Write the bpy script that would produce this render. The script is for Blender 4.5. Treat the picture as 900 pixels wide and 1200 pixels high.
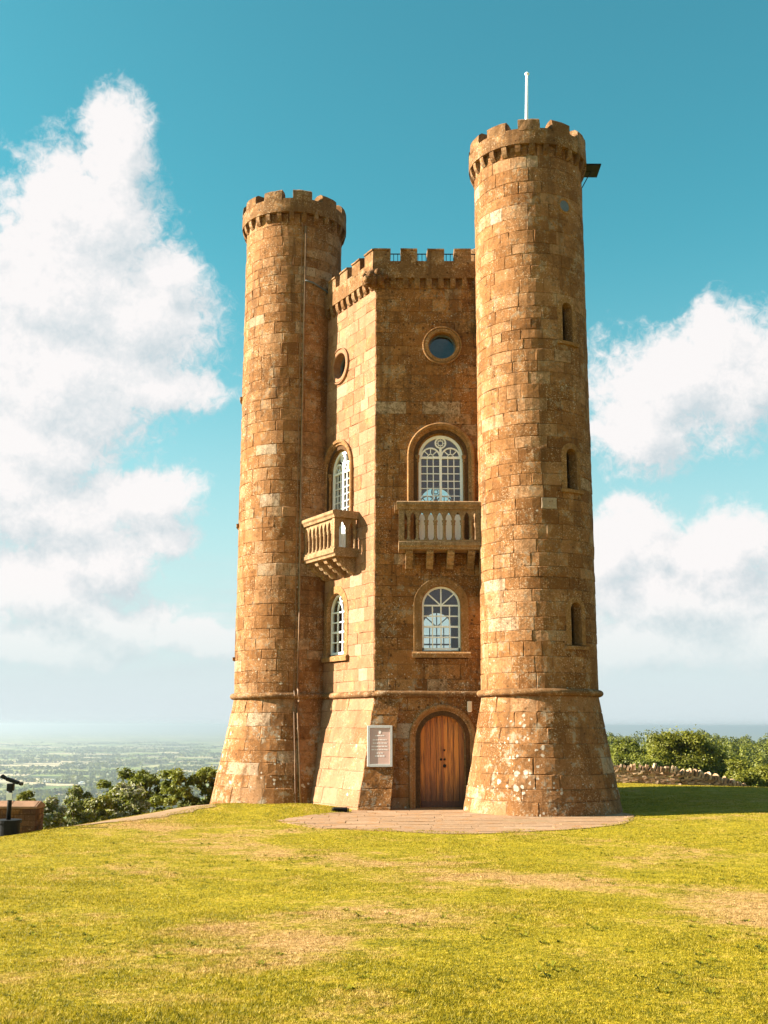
import bpy, bmesh, math, random
import numpy as np
from mathutils import Vector, Matrix, noise
from mathutils.geometry import tessellate_polygon

for o in list(bpy.data.objects): bpy.data.objects.remove(o)
scene = bpy.context.scene
COL = scene.collection
R = math.radians
rng = random.Random(7)
nrg = np.random.default_rng(11)

# ------------------------------------------------------------------ camera
CAM = Vector((-1.893, -35.941, 2.308))
cd = bpy.data.cameras.new('camera'); cam = bpy.data.objects.new('camera', cd); COL.objects.link(cam)
cd.sensor_fit = 'VERTICAL'; cd.sensor_height = 36.0; cd.sensor_width = 27.0
cd.lens = 1294.31 / 1200 * 36
cd.clip_start = 0.1; cd.clip_end = 250000
cam.matrix_world = Matrix.Translation(CAM) @ Matrix.Rotation(R(90 + 10.946), 4, 'X') @ Matrix.Rotation(R(.169), 4, 'Z')
scene.camera = cam

# ------------------------------------------------------------------ sun, sky, exposure
SUN_EL, SUN_BACK = R(26), R(0.6)
S = Vector((-math.cos(SUN_EL) * math.cos(SUN_BACK), math.cos(SUN_EL) * math.sin(SUN_BACK), math.sin(SUN_EL)))
sl = bpy.data.lights.new('sun', 'SUN'); so = bpy.data.objects.new('sun', sl); COL.objects.link(so)
sl.energy = 5.0; sl.angle = R(0.5); sl.color = (1.0, 0.90, 0.76)
so.rotation_euler = S.to_track_quat('Z', 'Y').to_euler(); so.location = (-60, 0, 60)

vs = scene.view_settings
vs.view_transform = 'Standard'; vs.look = 'None'; vs.gamma = 1.0; vs.use_curve_mapping = False
vs.exposure = 2.2
scene.render.engine = 'CYCLES'
scene.cycles.max_bounces = 8; scene.cycles.diffuse_bounces = 3; scene.cycles.transparent_max_bounces = 16
scene.cycles.volume_bounces = 0


def nd(nt, typ, ins=None, **kw):
    n = nt.nodes.new(typ)
    for k, v in kw.items(): setattr(n, k, v)
    for k, v in (ins or {}).items():
        s = n.inputs[k]
        if isinstance(v, bpy.types.NodeSocket): nt.links.new(v, s)
        else: s.default_value = v
    return n


def mth(nt, op, a, b=0.0, c=0.0, clamp=False):
    n = nd(nt, 'ShaderNodeMath', {0: a, 1: b, 2: c}, operation=op); n.use_clamp = clamp
    return n.outputs[0]


def mixc(nt, fac, a, b, mode='MIX'):
    n = nt.nodes.new('ShaderNodeMix'); n.data_type = 'RGBA'; n.blend_type = mode
    for i, v in ((0, fac), (6, a), (7, b)):
        s = n.inputs[i]
        if isinstance(v, bpy.types.NodeSocket): nt.links.new(v, s)
        else: s.default_value = (*v, 1) if (i > 0 and len(v) == 3) else v
    return n.outputs[2]


def sstep(nt, x, lo, hi, a=0.0, b=1.0):
    n = nd(nt, 'ShaderNodeMapRange', {0: x, 1: lo, 2: hi, 3: a, 4: b}, interpolation_type='SMOOTHSTEP')
    return n.outputs[0]


def ramp(nt, x, stops, interp='LINEAR'):
    n = nd(nt, 'ShaderNodeValToRGB', {0: x}); cr = n.color_ramp; cr.interpolation = interp
    while len(cr.elements) < len(stops): cr.elements.new(0.5)
    for e, (p, c) in zip(cr.elements, stops): e.position = p; e.color = (*c, 1)
    return n.outputs[0]


def nz(nt, vec, scale, detail=4, rough=.55, dist=0.0):
    return nd(nt, 'ShaderNodeTexNoise', {'Vector': vec, 'Scale': scale, 'Detail': detail, 'Roughness': rough, 'Distortion': dist})


world = bpy.data.worlds.new('World'); scene.world = world; world.use_nodes = True
world.cycles.sampling_method = 'MANUAL'; world.cycles.sample_map_resolution = 512
wt = world.node_tree; wt.nodes.clear()
wout = nd(wt, 'ShaderNodeOutputWorld')
sky = nd(wt, 'ShaderNodeTexSky', sky_type='NISHITA')
sky.sun_disc = False; sky.sun_elevation = SUN_EL; sky.sun_rotation = R(271) ; sky.altitude = 310
sky.air_density = 1.0; sky.dust_density = 1.2; sky.ozone_density = 1.0
skyc = mixc(wt, 1.0, sky.outputs[0], (0.32, 0.98, 0.78), 'MULTIPLY')
wz = nd(wt, 'ShaderNodeSeparateXYZ', {0: nd(wt, 'ShaderNodeTexCoord').outputs['Generated']}).outputs[2]
pale = mth(wt, 'POWER', sstep(wt, wz, 0.0, 0.50, 1.0, 0.0), 1.8)      # whitening of the air towards the horizon, all round

# cloud field: rounded masses by direction (azimuth, elevation) plus thinner cloud out of view, cut back to lower sky fill
BLOBS = [(-0.260,0.497,0.035,0.041),(-0.287,0.438,0.072,0.056),(-0.310,0.379,0.089,0.064),(-0.240,0.357,0.073,0.055),
 (-0.207,0.396,0.035,0.025),(-0.305,0.300,0.095,0.065),(-0.222,0.291,0.065,0.026),(-0.323,0.239,0.064,0.037),
 (-0.232,0.193,0.063,0.032),(-0.204,0.156,0.045,0.023),(-0.266,0.139,0.062,0.030),(-0.308,0.108,0.063,0.033),
 (-0.25,0.085,0.090,0.022),(-0.17,0.080,0.045,0.017),(-0.30,0.17,0.06,0.03),(-0.33,0.20,0.05,0.06),(-0.30,0.06,0.09,0.018),(0.267,0.304,0.071,0.040),(0.303,0.334,0.033,0.033),
 (0.243,0.261,0.056,0.034),(0.326,0.299,0.043,0.051),(0.224,0.172,0.037,0.030),(0.193,0.150,0.030,0.038),
 (0.303,0.154,0.050,0.033),(0.265,0.115,0.095,0.034),(0.225,0.071,0.080,0.024),(0.320,0.085,0.062,0.036),(0.26,0.15,0.07,0.02)]
g = bpy.data.node_groups.new('CloudField', 'ShaderNodeTree')
g.interface.new_socket('Vector', in_out='INPUT', socket_type='NodeSocketVector')
g.interface.new_socket('Field', in_out='OUTPUT', socket_type='NodeSocketFloat')
gi = nd(g, 'NodeGroupInput'); go = nd(g, 'NodeGroupOutput')
dirv = nd(g, 'ShaderNodeVectorMath', {0: gi.outputs[0]}, operation='NORMALIZE').outputs[0]
n1 = nz(g, dirv, 9.0, 3, .6); n2 = nz(g, dirv, 34.0, 4, .62)
sx = nd(g, 'ShaderNodeSeparateXYZ', {0: dirv})
c1 = nd(g, 'ShaderNodeSeparateColor', {0: n1.outputs['Color']}); c2 = nd(g, 'ShaderNodeSeparateColor', {0: n2.outputs['Color']})
az = mth(g, 'ARCTAN2', sx.outputs[0], sx.outputs[1]); el = mth(g, 'ARCSINE', sx.outputs[2])
az = mth(g, 'ADD', az, mth(g, 'ADD', mth(g, 'MULTIPLY', mth(g, 'SUBTRACT', c1.outputs[0], .5), .085), mth(g, 'MULTIPLY', mth(g, 'SUBTRACT', c2.outputs[0], .5), .035)))
el = mth(g, 'ADD', el, mth(g, 'ADD', mth(g, 'MULTIPLY', mth(g, 'SUBTRACT', c1.outputs[1], .5), .07), mth(g, 'MULTIPLY', mth(g, 'SUBTRACT', c2.outputs[1], .5), .03)))
acc = None
for (a, e, wa, we) in BLOBS:
    dx = mth(g, 'MULTIPLY', mth(g, 'SUBTRACT', az, a), .86 / wa); dy = mth(g, 'MULTIPLY', mth(g, 'SUBTRACT', el, e), .86 / we)
    r2 = mth(g, 'MULTIPLY_ADD', dy, dy, mth(g, 'MULTIPLY', dx, dx))
    b = mth(g, 'SUBTRACT', 1.0, mth(g, 'SQRT', r2))
    acc = b if acc is None else mth(g, 'SMOOTH_MAX', acc, b, .25)
far = nz(g, dirv, 3.2, 3, .5).outputs[0]                     # sparser cumulus out of view; cover cut to darken shaded sides
outw = mth(g, 'MULTIPLY', sstep(g, mth(g, 'ABSOLUTE', mth(g, 'ARCTAN2', sx.outputs[0], sx.outputs[1])), .40, .62), 1.0)
outw = mth(g, 'MAXIMUM', outw, sstep(g, sx.outputs[2], .62, .8))
gen = mth(g, 'MULTIPLY', mth(g, 'SUBTRACT', mth(g, 'MULTIPLY_ADD', c1.outputs[2], .35, far), .735), 5.0)
gen = mth(g, 'ADD', gen, mth(g, 'MULTIPLY', mth(g, 'SUBTRACT', outw, 1.0), 6.0))
acc = mth(g, 'MAXIMUM', acc, gen)
fine = mth(g, 'ADD', mth(g, 'MULTIPLY', mth(g, 'SUBTRACT', n2.outputs[0], .5), .75), mth(g, 'MULTIPLY', mth(g, 'SUBTRACT', nz(g, dirv, 95.0, 4, .68, .6).outputs[0], .5), .75))
g.links.new(mth(g, 'ADD', acc, fine), go.inputs[0])

tc = nd(wt, 'ShaderNodeTexCoord')
gv = tc.outputs['Generated']
f0 = nd(wt, 'ShaderNodeGroup'); f0.node_tree = g; wt.links.new(gv, f0.inputs[0])
off = nd(wt, 'ShaderNodeVectorMath', {0: gv, 1: (-.022, 0, .03)}, operation='ADD').outputs[0]
f1 = nd(wt, 'ShaderNodeGroup'); f1.node_tree = g; wt.links.new(off, f1.inputs[0])
cover = sstep(wt, f0.outputs[0], -.20, .36)
vv_ = nz(wt, nd(wt, 'ShaderNodeMapping', {0: gv, 3: (5, 5, 26)}).outputs[0], 1.0, 5, .62, .5).outputs[0]      # thin low veils of cloud, all round
veil = mth(wt, 'MULTIPLY', sstep(wt, vv_, .42, .66, 0, .8), sstep(wt, nd(wt, 'ShaderNodeSeparateXYZ', {0: gv}).outputs[2], .17, .07))
cover = mth(wt, 'MAXIMUM', cover, veil)
lit = mth(wt, 'MULTIPLY_ADD', mth(wt, 'SUBTRACT', f0.outputs[0], f1.outputs[0]), 1.2, .68)
lit = mth(wt, 'MULTIPLY', lit, 1.0, clamp=True)
cloudc = mixc(wt, lit, (0.57, 0.63, 0.66), (0.86, 0.83, 0.82))
sepz = nd(wt, 'ShaderNodeSeparateXYZ', {0: gv})
lowfade = sstep(wt, sepz.outputs[2], 0.0, 0.125, .0, .98)
bg0 = nd(wt, 'ShaderNodeBackground', {0: skyc, 1: 0.050}); bgp = nd(wt, 'ShaderNodeBackground', {0: (.158, .178, .184, 1), 1: 1.0})
bg1 = nd(wt, 'ShaderNodeMixShader', {0: pale, 1: bg0.outputs[0], 2: bgp.outputs[0]})
bg2 = nd(wt, 'ShaderNodeBackground', {0: cloudc, 1: 0.25})
mx = nd(wt, 'ShaderNodeMixShader', {0: mth(wt, 'MULTIPLY', cover, lowfade), 1: bg1.outputs[0], 2: bg2.outputs[0]})
wt.links.new(mx.outputs[0], wout.inputs[0])

# ------------------------------------------------------------------ object helpers
def tag(o, label=None, cat=None, group=None, kind=None):
    if label: o['label'] = label
    if cat: o['category'] = cat
    if group: o['group'] = group
    if kind: o['kind'] = kind
    return o


def empty(name, loc=(0, 0, 0), label=None, cat=None, group=None, parent=None):
    o = bpy.data.objects.new(name, None); COL.objects.link(o); o.location = loc; o.empty_display_size = .2
    if parent: o.parent = parent
    return tag(o, label, cat, group)


class MB:
    """collects polygons of ONE piece"""
    def __init__(s): s.v = []; s.f = []; s.t = []
    def add(s, vs_, fs, tint=.5):
        b = len(s.v); s.v += [tuple(p) for p in vs_]
        for f in fs: s.f.append(tuple(b + i for i in f)); s.t.append(tint)
    def box(s, x0, x1, y0, y1, z0, z1, M=None, tint=.5):
        c = [Vector((x, y, z)) for z in (z0, z1) for y in (y0, y1) for x in (x0, x1)]
        if M is not None: c = [M @ p for p in c]
        s.add(c, [(0, 2, 3, 1), (4, 5, 7, 6), (0, 1, 5, 4), (2, 6, 7, 3), (0, 4, 6, 2), (1, 3, 7, 5)], tint)
    def pbox(s, P, u0, u1, z0, z1, d0, d1, tint=.5):
        c = [P(u, z, d) for d in (d0, d1) for z in (z0, z1) for u in (u0, u1)]
        s.add(c, [(0, 2, 3, 1), (4, 5, 7, 6), (0, 1, 5, 4), (2, 6, 7, 3), (0, 4, 6, 2), (1, 3, 7, 5)], tint)
    def prism(s, pts0, pts1, tint=.5):
        n = len(pts0)
        s.add(list(pts0) + list(pts1), [tuple(range(n))[::-1], tuple(range(n, 2 * n))] + [(i, (i + 1) % n, n + (i + 1) % n, n + i) for i in range(n)], tint)
    def tube(s, pts, r, n=10, tint=.5, cap=True):
        pts = [Vector(p) for p in pts]; rr = r if isinstance(r, (list, tuple)) else [r] * len(pts); base = len(s.v)
        for i, p in enumerate(pts):
            a = pts[max(i - 1, 0)]; b = pts[min(i + 1, len(pts) - 1)]; d = (b - a).normalized()
            q = d.to_track_quat('Z', 'Y')
            for k in range(n):
                t = 2 * math.pi * k / n; s.v.append(tuple(p + q @ Vector((math.cos(t) * rr[i], math.sin(t) * rr[i], 0))))
        for i in range(len(pts) - 1):
            for k in range(n):
                s.f.append((base + i * n + k, base + i * n + (k + 1) % n, base + (i + 1) * n + (k + 1) % n, base + (i + 1) * n + k)); s.t.append(tint)
        if cap:
            s.f.append(tuple(base + k for k in range(n))[::-1]); s.t.append(tint)
            s.f.append(tuple(base + (len(pts) - 1) * n + k for k in range(n))); s.t.append(tint)
    def lathe(s, c, prof, n=16, tint=.5):
        base = len(s.v)
        for (r, z) in prof:
            for k in range(n):
                t = 2 * math.pi * k / n; s.v.append((c[0] + r * math.cos(t), c[1] + r * math.sin(t), c[2] + z))
        for i in range(len(prof) - 1):
            for k in range(n):
                s.f.append((base + i * n + k, base + i * n + (k + 1) % n, base + (i + 1) * n + (k + 1) % n, base + (i + 1) * n + k)); s.t.append(tint)
    def ball(s, c, rx, ry, rz, M=None, tint=.5, n=10, bump=0):
        base = len(s.v); m = n // 2 + 1
        for i in range(m + 1):
            ph = math.pi * i / m
            for k in range(n):
                t = 2 * math.pi * k / n; p = Vector((math.sin(ph) * math.cos(t), math.sin(ph) * math.sin(t), math.cos(ph)))
                w = 1 + bump * noise.noise(p * 2.3 + Vector(c) * 3); p = Vector((p.x * rx * w, p.y * ry * w, p.z * rz * w))
                if M: p = M @ p
                s.v.append(tuple(Vector(c) + p))
        for i in range(m):
            for k in range(n):
                s.f.append((base + i * n + k, base + (i + 1) * n + k, base + (i + 1) * n + (k + 1) % n, base + i * n + (k + 1) % n)); s.t.append(tint)
    def mesh(s, name):
        me = bpy.data.meshes.new(name); me.from_pydata(s.v, [], s.f)
        at = me.attributes.new('tint', 'FLOAT', 'FACE'); at.data.foreach_set('value', np.array(s.t, 'f')); me.update()
        return me
    def build(s, name, mat, parent=None, smooth=False, bevel=0, **kw):
        me = s.mesh(name)
        if bevel:
            bm = bmesh.new(); bm.from_mesh(me)
            bmesh.ops.remove_doubles(bm, verts=bm.verts, dist=1e-5)
            bmesh.ops.bevel(bm, geom=[e for e in bm.edges if len(e.link_faces) == 2 and e.calc_face_angle(0) > .6], offset=bevel, segments=1, affect='EDGES')
            bm.to_mesh(me); bm.free()
        me.materials.append(mat)
        if smooth: me.shade_smooth()
        o = bpy.data.objects.new(name, me); COL.objects.link(o)
        if parent:
            o.parent = parent
        return tag(o, **kw)


def np_mesh(name, verts, nper, tint, mat, parent=None, extra=None, **kw):
    """many separate n-gons (nper corners each) from numpy, for leaves and blades"""
    n = len(verts) // nper; me = bpy.data.meshes.new(name)
    me.vertices.add(len(verts)); me.vertices.foreach_set('co', verts.astype('f').ravel())
    me.loops.add(len(verts)); me.loops.foreach_set('vertex_index', np.arange(len(verts), dtype='i'))
    me.polygons.add(n); me.polygons.foreach_set('loop_start', np.arange(n, dtype='i') * nper)
    for nm, arr in [('tint', tint)] + list((extra or {}).items()):
        a = me.attributes.new(nm, 'FLOAT', 'FACE'); a.data.foreach_set('value', arr.astype('f'))
    me.update(calc_edges=True); me.materials.append(mat)
    o = bpy.data.objects.new(name, me); COL.objects.link(o)
    if parent: o.parent = parent
    return tag(o, **kw)


# ------------------------------------------------------------------ materials
def new_mat(name):
    m = bpy.data.materials.new(name); m.use_nodes = True; nt = m.node_tree; nt.nodes.clear()
    return m, nt, nd(nt, 'ShaderNodeOutputMaterial')


def attr(nt, name='tint'):
    return nd(nt, 'ShaderNodeAttribute', attribute_name=name).outputs['Fac']


def stone_mat(name, stops, soil=.6, lichen=1.0, bumpd=.02, fleck=1.0):
    m, nt, out = new_mat(name)
    pos = nd(nt, 'ShaderNodeNewGeometry').outputs['Position']
    t = attr(nt)
    big = nz(nt, pos, .5, 2, .6); mid = nz(nt, pos, 2.6, 3, .65); fin = nz(nt, pos, 8.5, 4, .72); gr = nz(nt, pos, 24, 3, .7)
    tv = mth(nt, 'ADD', t, mth(nt, 'MULTIPLY', mth(nt, 'SUBTRACT', mid.outputs[0], .5), .5))
    c = ramp(nt, tv, stops)
    c = mixc(nt, sstep(nt, mid.outputs[0], .50, .68, 0, .5), c, (.34, .145, .035))                 # iron staining
    crust = mth(nt, 'ADD', fin.outputs[0], mth(nt, 'MULTIPLY', mth(nt, 'SUBTRACT', big.outputs[0], .5), .45))
    c = mixc(nt, sstep(nt, crust, .46, .62, 0, soil), c, (.105, .050, .018))                        # brown lichen crust
    fm = sstep(nt, nz(nt, pos, 1.3, 2, .6).outputs[0], .36, .62, .25, 1.15)                             # speckle comes and goes
    c = mixc(nt, mth(nt, 'MULTIPLY', sstep(nt, gr.outputs[0], .56, .66, 0, .6 * fleck), fm), c, (.54, .40, .26))
    c = mixc(nt, mth(nt, 'MULTIPLY', sstep(nt, gr.outputs[0], .44, .34, 0, .62 * fleck), fm), c, (.060, .028, .011))
    st = nz(nt, nd(nt, 'ShaderNodeMapping', {0: pos, 3: (2.6, 2.6, .20)}).outputs[0], 1.0, 3, .6).outputs[0]
    c = mixc(nt, mth(nt, 'MULTIPLY', sstep(nt, st, .54, .68), sstep(nt, gr.outputs[0], .3, .55, .25, .62 * min(1, soil * 1.4))), c, (.075, .036, .014))   # rain streaks
    gl = mth(nt, 'ADD', mid.outputs[0], mth(nt, 'MULTIPLY', mth(nt, 'SUBTRACT', fin.outputs[0], .5), .7))
    c = mixc(nt, mth(nt, 'MULTIPLY', sstep(nt, gl, .55, .70, 0, .75 * lichen), sstep(nt, nd(nt, 'ShaderNodeSeparateXYZ', {0: pos}).outputs[2], 1.5, 4.5, 1, .55)), c, (.29, .235, .165))                                      # grey lichen bloom
    zfac = sstep(nt, nd(nt, 'ShaderNodeSeparateXYZ', {0: pos}).outputs[2], 0.3, 5.0, 1, .42)        # pale lichen colonies
    col = nz(nt, pos, .9, 2, .5).outputs[0]
    wob = nd(nt, 'ShaderNodeVectorMath', {0: pos, 1: mixc(nt, .09, (0, 0, 0), fin.outputs['Color'])}, operation='ADD').outputs[0]
    for sc, th in ((4.2, .22), (10, .27)):
        v = nd(nt, 'ShaderNodeTexVoronoi', {'Vector': wob, 'Scale': sc, 'Randomness': 1.0})
        rnd = nd(nt, 'ShaderNodeSeparateColor', {0: v.outputs['Color']}).outputs[0]
        rad = mth(nt, 'MULTIPLY', mth(nt, 'MULTIPLY', sstep(nt, rnd, .50, 1.0), th * 2.0), mth(nt, 'MULTIPLY', sstep(nt, col, .42, .64), mth(nt, 'MULTIPLY', zfac, lichen)))
        msk = sstep(nt, mth(nt, 'ADD', mth(nt, 'SUBTRACT', rad, v.outputs['Distance']), mth(nt, 'MULTIPLY', mth(nt, 'SUBTRACT', gr.outputs[0], .5), .25)), -.02, .12)
        c = mixc(nt, mth(nt, 'MULTIPLY', msk, .75), c, mixc(nt, gr.outputs[0], (.36, .30, .22), (.62, .56, .46)))
    pv = nd(nt, 'ShaderNodeTexVoronoi', {'Vector': wob, 'Scale': 7.0, 'Randomness': 1.0})
    pr = nd(nt, 'ShaderNodeSeparateColor', {0: pv.outputs['Color']})
    pit = sstep(nt, mth(nt, 'SUBTRACT', mth(nt, 'MULTIPLY', sstep(nt, pr.outputs[1], .62, 1.0), .30), pv.outputs['Distance']), 0, .05, 0, min(1, soil * 1.2))
    c = mixc(nt, mth(nt, 'MULTIPLY', pit, .75), c, (.045, .020, .008))                              # weathered-out pits
    h = mth(nt, 'ADD', mth(nt, 'MULTIPLY', fin.outputs[0], 1.0), mth(nt, 'MULTIPLY', gr.outputs[0], .35))
    bp = nd(nt, 'ShaderNodeBump', {'Strength': .65, 'Distance': bumpd * .75, 'Height': mth(nt, 'SUBTRACT', h, mth(nt, 'MULTIPLY', pit, .6))})
    b = nd(nt, 'ShaderNodeBsdfPrincipled', {'Base Color': c, 'Roughness': .95, 'Normal': bp.outputs[0]})
    b.inputs['Specular IOR Level'].default_value = .1
    nt.links.new(b.outputs[0], out.inputs[0]); return m


def simple(name, col, rough=.5, metal=0, var=.15, scale=20, bump=0, spec=.5, col2=None):
    m, nt, out = new_mat(name)
    pos = nd(nt, 'ShaderNodeNewGeometry').outputs['Position']; n = nz(nt, pos, scale, 5, .6)
    c2 = col2 or tuple(x * (1 - var) for x in col)
    c = mixc(nt, sstep(nt, n.outputs[0], .35, .65), col, c2)
    b = nd(nt, 'ShaderNodeBsdfPrincipled', {'Base Color': c, 'Roughness': rough, 'Metallic': metal})
    b.inputs['Specular IOR Level'].default_value = spec
    if bump: nt.links.new(nd(nt, 'ShaderNodeBump', {'Strength': .6, 'Distance': bump, 'Height': n.outputs[0]}).outputs[0], b.inputs['Normal'])
    nt.links.new(b.outputs[0], out.inputs[0]); return m


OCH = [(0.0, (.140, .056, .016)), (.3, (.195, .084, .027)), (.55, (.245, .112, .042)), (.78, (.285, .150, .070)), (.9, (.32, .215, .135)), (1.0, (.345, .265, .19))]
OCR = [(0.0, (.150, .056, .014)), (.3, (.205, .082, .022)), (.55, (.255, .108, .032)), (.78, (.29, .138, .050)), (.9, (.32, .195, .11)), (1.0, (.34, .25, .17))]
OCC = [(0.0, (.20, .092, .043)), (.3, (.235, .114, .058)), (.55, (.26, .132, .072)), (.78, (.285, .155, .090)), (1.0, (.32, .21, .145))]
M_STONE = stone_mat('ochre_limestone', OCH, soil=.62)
M_SHADE_CRUST = stone_mat('shade_toned_crusted_limestone', OCR, soil=.80, fleck=1.2)  # lichen-crusted copy for the shaded front; part of its darkness is painted shade
M_SUN_TONED = stone_mat('sun_toned_ochre_limestone', OCC, soil=.22, lichen=.6, fleck=.6)  # sunlit copy for the left face: less crust, sun's paleness painted into the colour
M_TRIM = stone_mat('dressed_limestone', [(0, (.18, .085, .027)), (.5, (.25, .125, .046)), (1, (.31, .18, .08))], soil=.5, lichen=.5, bumpd=.012, fleck=1.0)
M_BALC = stone_mat('balcony_stone', [(0, (.19, .105, .048)), (.5, (.27, .165, .085)), (1, (.34, .235, .14))], soil=.45, lichen=.5, bumpd=.010, fleck=1.0)
M_WEATH = stone_mat('weathered_limestone', [(0, (.105, .048, .016)), (.5, (.155, .076, .029)), (1, (.235, .140, .072))], soil=.75, lichen=.8, bumpd=.03)
M_JOINT = simple('lime_mortar', (.095, .048, .02), .95, var=.4, bump=.01, spec=.1)
M_WHITE = simple('white_paint', (.80, .80, .78), .45, var=.06)
M_INT = simple('interior_plaster', (.30, .25, .19), .9, var=.2, scale=2)
M_BLACK = simple('black_metal', (.007, .007, .007), .6, var=.3, spec=.2)
M_LEAD = simple('grey_lead', (.10, .11, .12), .5, var=.3, scale=6)
M_PIPE = simple('rusty_pipe', (.23, .115, .042), .6, var=.4, scale=8)
M_POLE = simple('pole_white', (.85, .85, .82), .4, var=.05)
M_SIGN = simple('sign_panel', (.56, .35, .28), .5, var=.06, scale=5)
M_SFRAME = simple('sign_frame', (.44, .41, .37), .4, var=.08)
M_INK = simple('sign_ink', (.80, .72, .66), .6, var=.03)
M_LAMP = simple('lamp_casing', (.62, .52, .40), .5, var=.1)


def glass_mat(name, tint=(.82, .86, .84)):
    m, nt, out = new_mat(name)
    pos = nd(nt, 'ShaderNodeNewGeometry').outputs['Position']
    bp = nd(nt, 'ShaderNodeBump', {'Strength': .08, 'Distance': .01, 'Height': nz(nt, pos, 4, 2, .5).outputs[0]})
    fr = nd(nt, 'ShaderNodeFresnel', {'IOR': 1.52, 'Normal': bp.outputs[0]})
    a = nd(nt, 'ShaderNodeBsdfTransparent', {0: (*tint, 1)}); b = nd(nt, 'ShaderNodeBsdfGlossy', {0: (1, 1, 1, 1), 'Roughness': .02, 'Normal': bp.outputs[0]})
    mxs = nd(nt, 'ShaderNodeMixShader', {0: mth(nt, 'MULTIPLY', fr.outputs[0], 1.7, clamp=True), 1: a.outputs[0], 2: b.outputs[0]})
    nt.links.new(mxs.outputs[0], out.inputs[0]); return m


M_GLASS = glass_mat('window_glass')


def wood_mat():
    m, nt, out = new_mat('oak_planks')
    pos = nd(nt, 'ShaderNodeNewGeometry').outputs['Position']; t = attr(nt)
    st = nd(nt, 'ShaderNodeMapping', {0: pos, 3: (26, 26, 1.4)}).outputs[0]
    n = nz(nt, st, 1.0, 6, .65, .4)
    z = nd(nt, 'ShaderNodeSeparateXYZ', {0: pos}).outputs[2]
    c = ramp(nt, t, [(0, (.25, .066, .012)), (.5, (.46, .142, .023)), (1, (.64, .23, .036))])
    c = mixc(nt, sstep(nt, n.outputs[0], .45, .62, 0, .7), c, (.10, .024, .007))
    foot_z = mth(nt, 'ADD', z, mth(nt, 'MULTIPLY', nz(nt, st, .35, 3, .5).outputs[0], 1.6))
    c = mixc(nt, sstep(nt, foot_z, 1.9, .9, 0, .75), c, (.045, .014, .007))          # boards darken towards the foot
    b = nd(nt, 'ShaderNodeBsdfPrincipled', {'Base Color': c, 'Roughness': .55, 'Normal': nd(nt, 'ShaderNodeBump', {'Strength': .5, 'Distance': .004, 'Height': n.outputs[0]}).outputs[0]})
    nt.links.new(b.outputs[0], out.inputs[0]); return m


M_WOOD = wood_mat()


def leaf_mat(name, dark, mid_, light):
    m, nt, out = new_mat(name); t = attr(nt)
    c = ramp(nt, t, [(0, dark), (.5, mid_), (1, light)])
    d = nd(nt, 'ShaderNodeBsdfPrincipled', {'Base Color': c, 'Roughness': .55}); d.inputs['Specular IOR Level'].default_value = .25
    tr = nd(nt, 'ShaderNodeBsdfTranslucent', {0: mixc(nt, 1, c, (1.0, 1.0, .45), 'MULTIPLY')})
    mxs = nd(nt, 'ShaderNodeMixShader', {0: .32, 1: d.outputs[0], 2: tr.outputs[0]})
    nt.links.new(mxs.outputs[0], out.inputs[0]); return m


M_LEAF = leaf_mat('hedge_leaves', (.042, .052, .006), (.105, .115, .013), (.20, .20, .024))
M_LEAFD = leaf_mat('dark_leaves', (.036, .045, .006), (.088, .098, .011), (.16, .165, .020))
M_LEAFY = leaf_mat('lime_leaves', (.06, .066, .006), (.125, .125, .010), (.21, .20, .018))
M_BLOSS = leaf_mat('hawthorn_blossom', (.22, .21, .13), (.33, .31, .22), (.46, .44, .34))
M_WEED = leaf_mat('weed_leaves', (.11, .115, .006), (.17, .16, .010), (.25, .22, .015))
M_BARK = simple('bark', (.11, .075, .045), .9, var=.5, scale=14, bump=.02)


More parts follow.
